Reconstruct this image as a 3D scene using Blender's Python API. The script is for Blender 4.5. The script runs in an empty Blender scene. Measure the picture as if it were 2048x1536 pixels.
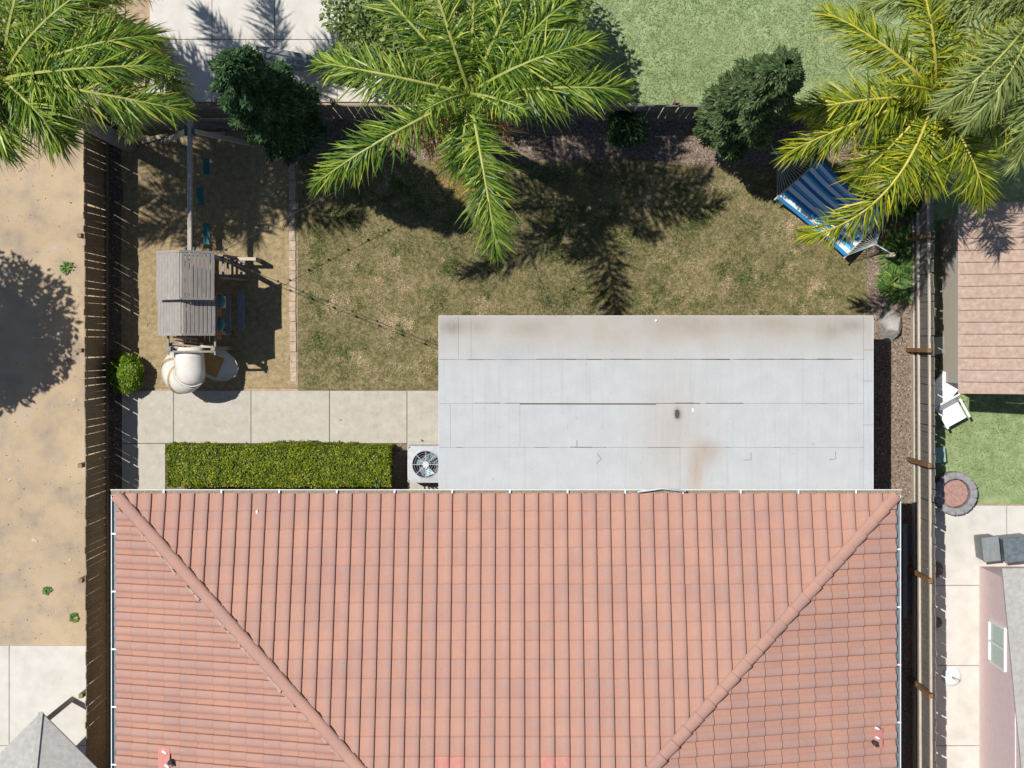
import bpy, bmesh, math, random
import numpy as np
from mathutils import Vector, Matrix, noise as mnoise

# ------------------------------------------------------------------ camera, sky, sun
scene = bpy.context.scene
C = scene.collection
H, F, XN, YN = 35.75, 3201.0, 1028.0, 680.0        # drone height, focal length in photo pixels, point straight below
cam_d = bpy.data.cameras.new('camera'); cam = bpy.data.objects.new('camera', cam_d); C.objects.link(cam)
cam.location = (0, 0, H)
cam_d.sensor_width = 36.0; cam_d.lens = F / 2048 * 36.0
cam_d.shift_x = (1024 - XN) / 2048; cam_d.shift_y = -(768 - YN) / 2048
cam_d.clip_end = 600
scene.camera = cam
SUN_EL = math.radians(66); SDX, SDY = 0.876, -0.482  # shadows run this way on the ground
world = bpy.data.worlds.new('World'); scene.world = world; world.use_nodes = True
wn = world.node_tree.nodes; wl = world.node_tree.links
sky = wn.new('ShaderNodeTexSky'); sky.sky_type = 'NISHITA'; sky.sun_disc = False
sky.ozone_density = 2.5; sky.dust_density = .4; sky.sun_elevation = SUN_EL; sky.sun_rotation = math.atan2(-SDX, -SDY)
wl.new(sky.outputs[0], wn['Background'].inputs[0]); wn['Background'].inputs[1].default_value = 0.078
sun_d = bpy.data.lights.new('sun', 'SUN'); sun = bpy.data.objects.new('sun', sun_d); C.objects.link(sun)
sun_d.energy = 4.8; sun_d.angle = math.radians(0.5); sun_d.color = (1.0, 0.955, 0.88)
sun.rotation_euler = Vector((SDX * math.cos(SUN_EL), SDY * math.cos(SUN_EL), -math.sin(SUN_EL))).to_track_quat('-Z', 'Y').to_euler()
scene.view_settings.view_transform = 'Standard'; scene.view_settings.look = 'None'
scene.view_settings.gamma = 1; scene.view_settings.use_curve_mapping = False
scene.view_settings.exposure = 0.0

R = random.Random(7)
rng = np.random.default_rng(11)
def W(px, py, z=0.0):
    k = (H - z) / F
    return Vector(((px - XN) * k, -(py - YN) * k, z))
def G(px, py, z=0.0):
    k = H / F
    return Vector(((px - XN) * k, -(py - YN) * k, z))

# ------------------------------------------------------------------ materials
def ramp(nt, fac, cols):
    r = nt.nodes.new('ShaderNodeValToRGB'); e = r.color_ramp.elements
    e[0].position, e[1].position = cols[0][0], cols[-1][0]
    e[0].color = (*cols[0][1], 1); e[1].color = (*cols[-1][1], 1)
    for p, c in cols[1:-1]:
        x = e.new(p); x.color = (*c, 1)
    nt.links.new(fac, r.inputs[0]); return r.outputs[0]
def nz(nt, vec, scale, detail=5, rough=.6, dist=0):
    n = nt.nodes.new('ShaderNodeTexNoise'); n.inputs['Scale'].default_value = scale
    n.inputs['Detail'].default_value = detail; n.inputs['Roughness'].default_value = rough
    n.inputs['Distortion'].default_value = dist
    nt.links.new(vec, n.inputs['Vector']); return n.outputs['Fac']
def mth(nt, op, a, b=None, clamp=False):
    m = nt.nodes.new('ShaderNodeMath'); m.operation = op; m.use_clamp = clamp
    for i, v in enumerate((a, b)):
        if v is None: continue
        if isinstance(v, (int, float)): m.inputs[i].default_value = v
        else: nt.links.new(v, m.inputs[i])
    return m.outputs[0]
def mixc(nt, fac, a, b, mode='MIX'):
    m = nt.nodes.new('ShaderNodeMix'); m.data_type = 'RGBA'; m.blend_type = mode
    for k, v in ((0, fac), (6, a), (7, b)):
        if isinstance(v, (int, float)): m.inputs[k].default_value = v
        elif isinstance(v, tuple): m.inputs[k].default_value = (*v, 1)
        else: nt.links.new(v, m.inputs[k])
    return m.outputs[2]
def new_mat(name):
    m = bpy.data.materials.new(name); m.use_nodes = True
    nt = m.node_tree
    return m, nt, nt.nodes['Principled BSDF']
def position(nt, stretch=(1, 1, 1)):
    g = nt.nodes.new('ShaderNodeNewGeometry'); mp = nt.nodes.new('ShaderNodeMapping')
    mp.inputs['Scale'].default_value = stretch
    nt.links.new(g.outputs['Position'], mp.inputs[0]); return mp.outputs[0]
def bump(nt, bs, h, strength, dist=.02):
    b = nt.nodes.new('ShaderNodeBump'); b.inputs['Strength'].default_value = strength
    b.inputs['Distance'].default_value = dist
    nt.links.new(h, b.inputs['Height']); nt.links.new(b.outputs[0], bs.inputs['Normal'])
def M(name, cols, scale=6, detail=6, rough=.85, bmp=0, bscale=None, stretch=(1, 1, 1), spec=.3, mott=0, mscale=.6, metal=0, coat=0):
    m, nt, bs = new_mat(name); v = position(nt, stretch)
    c = ramp(nt, nz(nt, v, scale, detail), cols)
    if mott:
        lo = nz(nt, position(nt), mscale, 4)
        k = mth(nt, 'MULTIPLY_ADD', lo, 2 * mott); k.node.inputs[2].default_value = 1 - mott
        cc = nt.nodes.new('ShaderNodeCombineColor')
        for i in range(3): nt.links.new(k, cc.inputs[i])
        c = mixc(nt, 1.0, c, cc.outputs[0], 'MULTIPLY')
    nt.links.new(c, bs.inputs['Base Color'])
    bs.inputs['Roughness'].default_value = rough; bs.inputs['Specular IOR Level'].default_value = spec
    bs.inputs['Metallic'].default_value = metal; bs.inputs['Coat Weight'].default_value = coat
    if bmp: bump(nt, bs, nz(nt, v, bscale or scale * 2, 6), bmp)
    return m
def leafmat(name, cols, trans=.28, rough=.5):
    m, nt, bs = new_mat(name)
    a = nt.nodes.new('ShaderNodeAttribute'); a.attribute_name = 'rnd'
    c = ramp(nt, a.outputs['Fac'], cols)
    nt.links.new(c, bs.inputs['Base Color']); bs.inputs['Roughness'].default_value = rough
    bs.inputs['Specular IOR Level'].default_value = .35
    if trans:
        t = nt.nodes.new('ShaderNodeBsdfTranslucent'); x = nt.nodes.new('ShaderNodeMixShader')
        nt.links.new(c, t.inputs[0]); x.inputs[0].default_value = trans
        nt.links.new(bs.outputs[0], x.inputs[1]); nt.links.new(t.outputs[0], x.inputs[2])
        nt.links.new(x.outputs[0], nt.nodes['Material Output'].inputs[0])
    return m

m_ground = M('bare soil', [(.3, (.30, .21, .13)), (.5, (.40, .30, .20)), (.72, (.50, .39, .27))], 9, 9, .95, .5, 30, mott=.25)
m_dirt = M('pale dry dirt', [(.22, (.26, .20, .14)), (.42, (.38, .305, .225)), (.55, (.45, .345, .225)), (.68, (.44, .36, .28)), (.82, (.56, .47, .37))], 1.6, 14, .95, .6, 26, mott=.22, mscale=.5)
m_sand = M('play sand', [(.25, (.215, .16, .085)), (.5, (.325, .25, .14)), (.75, (.44, .35, .21))], 9, 12, .95, .7, 40, mott=.22, mscale=1.2)
m_bed = M('bark mulch', [(.28, (.11, .08, .06)), (.5, (.23, .175, .135)), (.72, (.37, .295, .235))], 22, 9, .95, .9, 50, mott=.25, mscale=1.5)
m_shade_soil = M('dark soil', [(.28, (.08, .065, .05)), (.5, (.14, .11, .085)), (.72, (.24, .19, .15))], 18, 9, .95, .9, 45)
m_conc = M('weathered concrete', [(.2, (.35, .325, .28)), (.42, (.435, .405, .352)), (.6, (.472, .442, .388)), (.8, (.54, .51, .455))], 7, 14, .9, .15, 90, mott=.09, mscale=.9)
m_conc2 = M('pale concrete', [(.25, (.50, .475, .435)), (.5, (.575, .55, .51)), (.75, (.63, .61, .575))], 3, 12, .9, .12, 90, mott=.10)
m_lawn = M('thatch', [(.25, (.06, .07, .022)), (.42, (.13, .12, .05)), (.58, (.23, .185, .095)), (.8, (.36, .29, .18))], 16, 10, .95, .9, 60, mott=.3, mscale=1.4)
m_lawn2 = M('watered turf', [(.22, (.17, .21, .08)), (.42, (.22, .29, .13)), (.58, (.29, .36, .18)), (.78, (.41, .43, .25))], 4, 13, .95, .7, 60, mott=.25, mscale=.6)
m_brick = M('paver', [(.3, (.36, .27, .20)), (.5, (.46, .355, .27)), (.7, (.54, .44, .35))], 12, 8, .9, .3, 60, mott=.2, mscale=6)
m_stucco = M('stucco', [(.3, (.55, .50, .43)), (.7, (.64, .59, .52))], 20, 6, .95, .3, 80)
m_pink = M('pink stucco', [(.3, (.74, .57, .56)), (.7, (.82, .66, .65))], 8, 8, .95, .25, 80, mott=.06)
m_gutter = M('gutter paint', [(.3, (.66, .72, .73)), (.7, (.80, .84, .85))], 10, 5, .45, 0, spec=.4)
m_debris = M('gutter debris', [(.3, (.16, .11, .07)), (.5, (.30, .23, .16)), (.7, (.48, .40, .32))], 40, 6, .95, .8, 60)
m_trim = M('white metal', [(.3, (.50, .51, .52)), (.7, (.60, .61, .62))], 8, 6, .45, 0)
m_tar = M('tar', [(.3, (.05, .04, .035)), (.7, (.13, .11, .09))], 30, 5, .8, .3)
m_wood = M('weathered wood', [(.25, (.19, .16, .14)), (.5, (.29, .26, .235)), (.75, (.40, .37, .34))], 9, 9, .9, .35, 40, stretch=(9, 1, 3), mott=.15, mscale=3)
m_wood_y = M('grey roof boards', [(.25, (.245, .225, .205)), (.5, (.33, .305, .285)), (.75, (.43, .405, .385))], 9, 9, .9, .35, 40, stretch=(9, .7, 3), mott=.12, mscale=3)
m_fence = M('brown fence wood', [(.25, (.15, .11, .07)), (.5, (.27, .20, .13)), (.75, (.40, .31, .21))], 9, 9, .9, .35, 40, stretch=(6, 6, .8), mott=.25, mscale=2)
m_fence2 = M('grey fence wood', [(.25, (.12, .105, .095)), (.5, (.19, .172, .158)), (.75, (.28, .26, .24))], 9, 9, .9, .35, 40, stretch=(6, 6, .8), mott=.25, mscale=2)
m_rail = M('pale rail wood', [(.25, (.40, .345, .28)), (.5, (.52, .46, .385)), (.75, (.62, .56, .48))], 8, 9, .9, .3, 40, stretch=(6, .6, 6), mott=.12, mscale=2)
m_post = M('redwood post', [(.25, (.16, .085, .04)), (.5, (.25, .135, .065)), (.75, (.36, .20, .10))], 9, 8, .9, .3, 40, mott=.15, mscale=2)
m_deckwood = M('cedar', [(.25, (.20, .10, .05)), (.5, (.30, .165, .09)), (.75, (.40, .24, .14))], 8, 8, .85, .3, 40, stretch=(1, 6, 4))
m_palewood = M('pale timber', [(.25, (.42, .35, .26)), (.5, (.54, .46, .36)), (.75, (.64, .57, .47))], 8, 8, .9, .3, 40, stretch=(1, 6, 4))
m_beam = M('beam wood', [(.25, (.30, .27, .235)), (.5, (.40, .365, .32)), (.75, (.50, .46, .41))], 8, 8, .9, .3, 40, stretch=(8, 1, 4))
m_plastic = M('cream plastic', [(.25, (.58, .52, .43)), (.45, (.73, .69, .61)), (.6, (.77, .74, .67)), (.78, (.80, .78, .73))], 3.5, 10, .38, 0, spec=.45, mott=.05)
m_seam = M('stained seam', [(.3, (.42, .26, .11)), (.7, (.62, .45, .25))], 9, 6, .6, 0)
m_trough_glow = M('trough glow tint', [(.3, (.52, .27, .07)), (.6, (.60, .34, .11)), (.8, (.68, .44, .2))], 4, 6, .5, 0)  # light glowing through the cream plastic, painted in as a tan tint
m_teal = M('teal rubber', [(.3, (.012, .10, .10)), (.7, (.03, .19, .19))], 8, 5, .5, 0)
m_blue = M('blue plastic', [(.3, (.02, .12, .16)), (.7, (.05, .19, .23))], 5, 5, .4, 0)
m_bluegrey = M('painted plank', [(.3, (.17, .19, .195)), (.7, (.27, .29, .295))], 8, 7, .7, .2, stretch=(8, 1, 4))
m_chain = M('chain', [(.3, (.15, .16, .16)), (.7, (.32, .33, .33))], 20, 4, .5, 0, metal=.6)
m_black = M('black rubber', [(.3, (.02, .02, .02)), (.7, (.05, .05, .05))], 20, 4, .6, 0)
m_dark = M('dark metal', [(.3, (.10, .13, .15)), (.7, (.20, .24, .27))], 12, 4, .45, 0, metal=.3)
m_steel = M('painted steel', [(.3, (.40, .41, .45)), (.7, (.50, .51, .55))], 10, 6, .5, 0, mott=.06, mscale=5)
m_blade = M('fan blade', [(.3, (.20, .32, .36)), (.7, (.36, .48, .52))], 6, 4, .3, 0, metal=.3)
m_rock = M('grey rock', [(.25, (.25, .235, .215)), (.5, (.35, .335, .315)), (.75, (.48, .46, .44))], 5, 12, .9, .6, 25, mott=.15, mscale=3)
m_rock2 = M('pale rock', [(.3, (.42, .35, .27)), (.7, (.58, .52, .44))], 9, 8, .9, .4, 30)
m_trunk = M('palm trunk', [(.3, (.15, .13, .11)), (.5, (.24, .215, .185)), (.7, (.33, .30, .265))], 12, 8, .95, .7, 30, stretch=(1, 1, 6))
m_bark = M('bark', [(.3, (.10, .07, .05)), (.7, (.20, .15, .11))], 16, 7, .95, .8, 30, stretch=(4, 4, 1))
m_rope = M('rope', [(.3, (.42, .48, .50)), (.7, (.58, .62, .62))], 30, 4, .9, 0)
m_white = M('white plastic', [(.3, (.76, .78, .80)), (.7, (.84, .85, .86))], 5, 4, .4, 0)
m_pinkflash = M('pink flashing', [(.3, (.50, .19, .16)), (.7, (.60, .25, .21))], 14, 5, .6, .1)
m_pinktile = M('pink tile', [(.3, (.46, .20, .165)), (.7, (.55, .26, .215))], 10, 7, .85, .15, 50)
m_shingle = M('brown shingle', [(.3, (.36, .25, .19)), (.5, (.44, .32, .255)), (.7, (.52, .40, .33))], 10, 9, .95, .5, 50, mott=.12)
m_shingle2 = M('grey shingle', [(.3, (.34, .33, .31)), (.7, (.46, .45, .43))], 10, 9, .95, .5, 50, mott=.12)
m_glass = M('window glass', [(.3, (.25, .40, .36)), (.7, (.34, .48, .44))], 2, 3, .08, 0, spec=.6)
m_gravel = M('fire ring', [(.3, (.20, .20, .21)), (.7, (.33, .33, .34))], 10, 7, .9, .4)
m_ember = M('lava rock', [(.3, (.30, .17, .14)), (.7, (.44, .28, .25))], 14, 7, .95, .6)
m_orange = M('palm fruit', [(.3, (.62, .22, .02)), (.7, (.80, .40, .06))], 30, 3, .5, 0)
m_stalk = M('fruit stalk', [(.3, (.50, .24, .05)), (.7, (.62, .36, .10))], 10, 4, .7, 0)
m_rachis = M('palm rib', [(.3, (.30, .34, .07)), (.7, (.44, .46, .14))], 5, 4, .5, 0)
m_rachis_y = M('yellow palm rib', [(.3, (.46, .40, .05)), (.7, (.58, .50, .10))], 5, 4, .5, 0)
m_litter = leafmat('leaf litter', [(0, (.10, .06, .03)), (.4, (.28, .18, .10)), (.75, (.45, .33, .20)), (1, (.60, .50, .36))], 0, .9)
m_dry = leafmat('dry palm leaflets', [(0, (.14, .085, .04)), (.5, (.30, .20, .10)), (1, (.48, .36, .20))], .1, .8)
m_chips = leafmat('mulch chips', [(0, (.07, .05, .035)), (.4, (.18, .13, .10)), (.75, (.32, .25, .20)), (1, (.50, .42, .34))], 0, .95)
m_grass = leafmat('grass blades', [(0, (.04, .085, .012)), (.25, (.09, .145, .025)), (.45, (.19, .215, .06)), (.65, (.355, .295, .145)), (1, (.66, .52, .35))], .15, .75)
m_turf = leafmat('green grass blades', [(0, (.14, .22, .07)), (.5, (.25, .33, .15)), (1, (.40, .46, .25))], .2, .7)
m_palm = leafmat('palm leaflets', [(0, (.03, .08, .014)), (.4, (.11, .21, .025)), (.75, (.27, .37, .045)), (1, (.50, .56, .09))], .3, .38)
m_palm_y = leafmat('yellow palm leaflets', [(0, (.04, .08, .010)), (.3, (.14, .21, .015)), (.6, (.28, .34, .02)), (.85, (.46, .48, .03)), (1, (.66, .56, .05))], .3, .4)
m_palm_pale = leafmat('pale palm leaflets', [(0, (.10, .15, .035)), (.5, (.22, .29, .08)), (1, (.42, .46, .16))], .3, .45)
m_hedge = leafmat('hedge leaves', [(0, (.045, .08, .004)), (.35, (.15, .21, .008)), (.75, (.30, .345, .014)), (.96, (.34, .36, .04)), (1, (.62, .52, .20))], .25, .45)
m_bush = leafmat('bush leaves', [(0, (.06, .12, .01)), (.5, (.17, .28, .02)), (1, (.36, .46, .06))], .3, .4)
m_conifer = leafmat('conifer sprays', [(0, (.03, .065, .022)), (.5, (.085, .14, .05)), (.85, (.18, .24, .10)), (1, (.30, .32, .16))], .15, .7)
m_conifer2 = leafmat('dark conifer sprays', [(0, (.02, .055, .02)), (.5, (.05, .11, .045)), (.85, (.11, .21, .06)), (1, (.24, .36, .08))], .15, .7)
m_plant = leafmat('strap leaves', [(0, (.04, .11, .02)), (.5, (.12, .23, .05)), (.85, (.25, .36, .08)), (1, (.46, .50, .16))], .25, .45)
m_tree = leafmat('tree leaves', [(0, (.08, .13, .035)), (.5, (.19, .27, .085)), (1, (.36, .43, .17))], .25, .5)
m_core = M('foliage core', [(.3, (.02, .035, .01)), (.7, (.05, .08, .02))], 9, 6, .95, .8, 20)

def tile_material():
    m, nt, bs = new_mat('terracotta tile')
    a = nt.nodes.new('ShaderNodeAttribute'); a.attribute_name = 'rnd'
    b = nt.nodes.new('ShaderNodeAttribute'); b.attribute_name = 'crown'
    v = position(nt)
    c_pan = ramp(nt, a.outputs['Fac'], [(0, (.435, .240, .186)), (.5, (.452, .250, .191)), (1, (.47, .260, .197))])
    c_arch = ramp(nt, a.outputs['Fac'], [(0, (.405, .264, .231)), (.5, (.42, .265, .227)), (1, (.44, .266, .220))])
    c = mixc(nt, b.outputs['Fac'], c_pan, c_arch)
    s = nz(nt, position(nt, (1, 1, 1)), 55, 8, .7)
    gr = nt.nodes.new('ShaderNodeAttribute'); gr.attribute_name = 'seam_shade'
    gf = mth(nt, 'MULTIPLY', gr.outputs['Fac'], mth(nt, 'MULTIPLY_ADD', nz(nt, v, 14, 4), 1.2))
    c = mixc(nt, mth(nt, 'MULTIPLY', gf, .85, True), c, (.20, .105, .08))  # shade in the tile seams and side joints, painted into the colour
    c = mixc(nt, 1.0, c, ramp(nt, s, [(.25, (.80, .80, .82)), (.5, (1, 1, 1)), (.8, (1.13, 1.10, 1.06))]), 'MULTIPLY')
    lo = nz(nt, v, 1.1, 5)
    c = mixc(nt, 1.0, c, ramp(nt, lo, [(.3, (.90, .91, .94)), (.7, (1.07, 1.05, 1.0))]), 'MULTIPLY')
    sp = ramp(nt, nz(nt, v, 9, 4), [(.70, (0, 0, 0)), (.76, (1, 1, 1))])
    c = mixc(nt, mth(nt, 'MULTIPLY', sp, .35), c, (.56, .44, .38))
    nt.links.new(c, bs.inputs['Base Color']); bs.inputs['Roughness'].default_value = .88
    bs.inputs['Specular IOR Level'].default_value = .25
    bump(nt, bs, nz(nt, v, 120, 6), .25, .01)
    return m
m_tile = tile_material()

def patio_material():
    m, nt, bs = new_mat('white roll roofing'); v = position(nt)
    base = ramp(nt, nz(nt, v, 3, 10), [(.3, (.435, .455, .463)), (.7, (.485, .500, .506))])
    gr = nz(nt, v, 70, 6, .75)
    base = mixc(nt, 1.0, base, ramp(nt, gr, [(.25, (.88, .88, .88)), (.55, (1, 1, 1)), (.8, (1.05, 1.05, 1.04))]), 'MULTIPLY')
    sep = nt.nodes.new('ShaderNodeSeparateXYZ'); nt.links.new(v, sep.inputs[0])
    def blob(px, py, rx, ry, amp, col, nscale=2.2, stretch=(1, 1, 1)):
        nonlocal base
        p = W(px, py, 2.4)
        dx = mth(nt, 'DIVIDE', mth(nt, 'SUBTRACT', sep.outputs[0], p.x), rx / 97)
        dy = mth(nt, 'DIVIDE', mth(nt, 'SUBTRACT', sep.outputs[1], p.y), ry / 97)
        d2 = mth(nt, 'ADD', mth(nt, 'MULTIPLY', dx, dx), mth(nt, 'MULTIPLY', dy, dy))
        f = mth(nt, 'EXPONENT', mth(nt, 'MULTIPLY', d2, -1.0))
        n = mth(nt, 'MULTIPLY', nz(nt, position(nt, stretch), nscale, 7, .65), 1.9)
        f = mth(nt, 'MULTIPLY', mth(nt, 'MULTIPLY', f, n), amp, True)
        base = mixc(nt, f, base, col)
    tan = (.31, .265, .22)
    blob(1312, 650, 900, 58, .85, (.385, .34, .29), 1.2)
    blob(905, 652, 26, 17, .9, (.24, .21, .18), 3)
    blob(955, 652, 24, 16, .7, tan, 3)
    blob(1060, 655, 40, 18, .62, tan, 3)
    blob(1370, 648, 60, 22, .6, tan, 3)
    blob(1540, 648, 80, 18, .6, tan, 3)
    blob(1660, 660, 26, 22, .75, tan, 3)
    blob(1705, 652, 26, 14, .8, (.26, .225, .195), 3)
    blob(1415, 905, 26, 24, .7, (.37, .275, .20), 5, (1, .4, 1))
    blob(1392, 945, 15, 42, .72, (.37, .275, .20), 5, (2.5, .4, 1))
    blob(1345, 860, 70, 110, .45, (.40, .32, .26), 4, (2.5, .25, 1))
    blob(1020, 712, 30, 22, .5, (.34, .365, .39), 5)
    blob(1355, 828, 7, 11, 1.2, (.16, .15, .14), 16)
    # rain streaks that follow the fall of the roof
    st = nz(nt, position(nt, (9, .35, 1)), 1.6, 5, .6)
    base = mixc(nt, mth(nt, 'MULTIPLY', ramp(nt, st, [(.54, (0, 0, 0)), (.72, (1, 1, 1))]), .45), base, (.35, .37, .38))
    st2 = nz(nt, position(nt, (14, .8, 1)), 2.3, 6, .7)
    base = mixc(nt, mth(nt, 'MULTIPLY', ramp(nt, st2, [(.63, (0, 0, 0)), (.71, (1, 1, 1))]), .55), base, (.25, .275, .285))
    spk = nz(nt, v, 15, 3, .5)
    base = mixc(nt, mth(nt, 'MULTIPLY', ramp(nt, spk, [(.69, (0, 0, 0)), (.73, (1, 1, 1))]), .55), base, (.27, .26, .26))
    nt.links.new(base, bs.inputs['Base Color']); bs.inputs['Roughness'].default_value = .8
    bs.inputs['Specular IOR Level'].default_value = .3
    bump(nt, bs, nz(nt, v, 110, 5), .2, .008)
    return m
m_sheet = patio_material()

def fabric_material():
    m, nt, bs = new_mat('striped hammock cloth')
    a = nt.nodes.new('ShaderNodeAttribute'); a.attribute_name = 'stripe'
    r = nt.nodes.new('ShaderNodeValToRGB'); r.color_ramp.interpolation = 'CONSTANT'
    blue, mid, white = (.018, .20, .44), (.14, .44, .66), (.78, .83, .86)
    seq = [blue, white, mid, blue, white, blue, mid, white, blue, white, mid, blue, white, blue, mid, white, blue]
    wd = [1.3, 1.3, .9, 1.2, 1.5, .5, 1.0, 1.6, 1.3, 1.4, .9, 1.2, 1.5, .5, 1.0, 1.3, 1.4]
    tot = sum(wd); acc = 0; e = r.color_ramp.elements
    for i, (c, w) in enumerate(zip(seq, wd)):
        x = e[0] if i == 0 else (e[1] if i == 1 else e.new(acc / tot))
        x.position = acc / tot; x.color = (*c, 1); acc += w
    nt.links.new(a.outputs['Fac'], r.inputs[0]); nt.links.new(r.outputs[0], bs.inputs['Base Color'])
    bs.inputs['Roughness'].default_value = .85
    bump(nt, bs, nz(nt, position(nt), 200, 3), .2, .004)
    return m
m_fabric = fabric_material()

# ------------------------------------------------------------------ building helpers
def link(name, me, parent=None):
    o = bpy.data.objects.new(name, me); C.objects.link(o)
    if parent is not None: o.parent = parent
    return o
def tag(o, label=None, cat=None, group=None, kind=None):
    if label: o['label'] = label
    if cat: o['category'] = cat
    if group: o['group'] = group
    if kind: o['kind'] = kind
    return o
def thing(name, label, cat, loc=(0, 0, 0), rz=0, group=None):
    o = bpy.data.objects.new(name, None); C.objects.link(o); o.location = loc; o.rotation_euler = (0, 0, rz)
    o.empty_display_size = .2
    return tag(o, label, cat, group)
def dup(o, parent=None):
    c = o.copy(); C.objects.link(c)
    if parent is not None: c.parent = parent
    for ch in list(o.children): dup(ch, c)
    return c
def np_mesh(name, V, Fc, mats, rnd=None, smooth=False, mi=None):
    V = np.asarray(V, np.float32).reshape(-1, 3); Fc = np.asarray(Fc, np.int32)
    n, k = Fc.shape; me = bpy.data.meshes.new(name)
    me.vertices.add(len(V)); me.vertices.foreach_set('co', V.ravel())
    me.loops.add(n * k); me.loops.foreach_set('vertex_index', Fc.ravel())
    me.polygons.add(n); me.polygons.foreach_set('loop_start', np.arange(0, n * k, k, dtype=np.int32))
    if mi is not None: me.polygons.foreach_set('material_index', np.asarray(mi, np.int32))
    me.polygons.foreach_set('use_smooth', np.full(n, smooth))
    if rnd is not None:
        a = me.attributes.new('rnd', 'FLOAT', 'POINT'); a.data.foreach_set('value', np.asarray(rnd, np.float32))
    for m in (mats if isinstance(mats, (list, tuple)) else [mats]): me.materials.append(m)
    me.update(calc_edges=True); return me
class B:
    """collects simple solids into one mesh"""
    def __init__(s): s.bm = bmesh.new(); s.mi = 0
    def _mat(s, fs):
        for f in fs: f.material_index = s.mi
    def box(s, c, d, rot=None, bev=0):
        r = bmesh.ops.create_cube(s.bm, size=1)['verts']
        mt = Matrix.Translation(c) @ (rot.to_4x4() if rot is not None else Matrix()) @ Matrix.Diagonal((*d, 1))
        bmesh.ops.transform(s.bm, matrix=mt, verts=r)
        if bev:
            es = list({e for v in r for e in v.link_edges})
            q = bmesh.ops.bevel(s.bm, geom=es, offset=bev, segments=1, affect='EDGES', profile=.5)
            r = list({v for f in q['faces'] for v in f.verts} | {v for v in r if v.is_valid})
        s._mat({f for v in r for f in v.link_faces}); return r
    def tube(s, pts, rad, n=8, cap=True):
        pts = [Vector(p) for p in pts]; rings = []; up = Vector((0, 0, 1))
        rads = rad if isinstance(rad, (list, tuple)) else [rad] * len(pts)
        t0 = (pts[1] - pts[0]).normalized()
        a = t0.cross(up) if abs(t0.z) < .95 else t0.cross(Vector((1, 0, 0)))
        a.normalize()
        for i, p in enumerate(pts):
            t = (pts[min(i + 1, len(pts) - 1)] - pts[max(i - 1, 0)]).normalized()
            a = (a - t * a.dot(t)).normalized(); b = t.cross(a)
            rings.append([s.bm.verts.new(p + (a * math.cos(q) + b * math.sin(q)) * rads[i]) for q in [2 * math.pi * j / n for j in range(n)]])
        fs = []
        for i in range(len(rings) - 1):
            for j in range(n):
                f = s.bm.faces.new((rings[i][j], rings[i][(j + 1) % n], rings[i + 1][(j + 1) % n], rings[i + 1][j])); f.smooth = True; fs.append(f)
        if cap: fs += [s.bm.faces.new(rings[0][::-1]), s.bm.faces.new(rings[-1])]
        s._mat(fs); return rings
    def bar(s, p, q, w, h):
        p, q = Vector(p), Vector(q); d = q - p
        rot = d.to_track_quat('X', 'Z').to_matrix()
        return s.box((p + q) / 2, (d.length, w, h), rot)
    def prism(s, poly, z0, z1):
        lo = [s.bm.verts.new((x, y, z0)) for x, y in poly]; hi = [s.bm.verts.new((x, y, z1)) for x, y in poly]
        n = len(poly); fs = [s.bm.faces.new(hi), s.bm.faces.new(lo[::-1])]
        for i in range(n): fs.append(s.bm.faces.new((lo[i], lo[(i + 1) % n], hi[(i + 1) % n], hi[i])))
        s._mat(fs)
    def face(s, vs):
        f = s.bm.faces.new([s.bm.verts.new(v) for v in vs]); s._mat([f]); return f
    def mesh(s, name, mats):
        bmesh.ops.recalc_face_normals(s.bm, faces=s.bm.faces)
        me = bpy.data.meshes.new(name); s.bm.to_mesh(me); s.bm.free()
        for m in (mats if isinstance(mats, (list, tuple)) else [mats]): me.materials.append(m)
        return me
    def build(s, name, mats, parent=None): return link(name, s.mesh(name, mats), parent)
def sheet(name, poly, z, mat, kind='structure', step=None, rough=0):
    """ground sheet from an outline; optional fine relief"""
    b = B(); f = b.face([(x, y, z) for x, y in poly])
    if step:
        xs = [p[0] for p in poly]; ys = [p[1] for p in poly]
        for ax, lo, hi in ((0, min(xs), max(xs)), (1, min(ys), max(ys))):
            v = lo + step
            while v < hi - 1e-4:
                co = [0, 0, z]; co[ax] = v; no = [0, 0, 0]; no[ax] = 1
                bmesh.ops.bisect_plane(b.bm, geom=b.bm.verts[:] + b.bm.edges[:] + b.bm.faces[:], plane_co=co, plane_no=no)
                v += step
        for v in b.bm.verts:
            v.co.z += rough * (mnoise.noise(Vector((v.co.x * 1.7, v.co.y * 1.7, z))) + .6 * mnoise.noise(Vector((v.co.x * 6, v.co.y * 6, 3))) + .6)
        for f in b.bm.faces: f.smooth = True
    o = b.build(name, mat); tag(o, kind=kind)
    if o.data.polygons and o.data.polygons[0].normal.z < 0: o.data.flip_normals()
    return o
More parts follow.
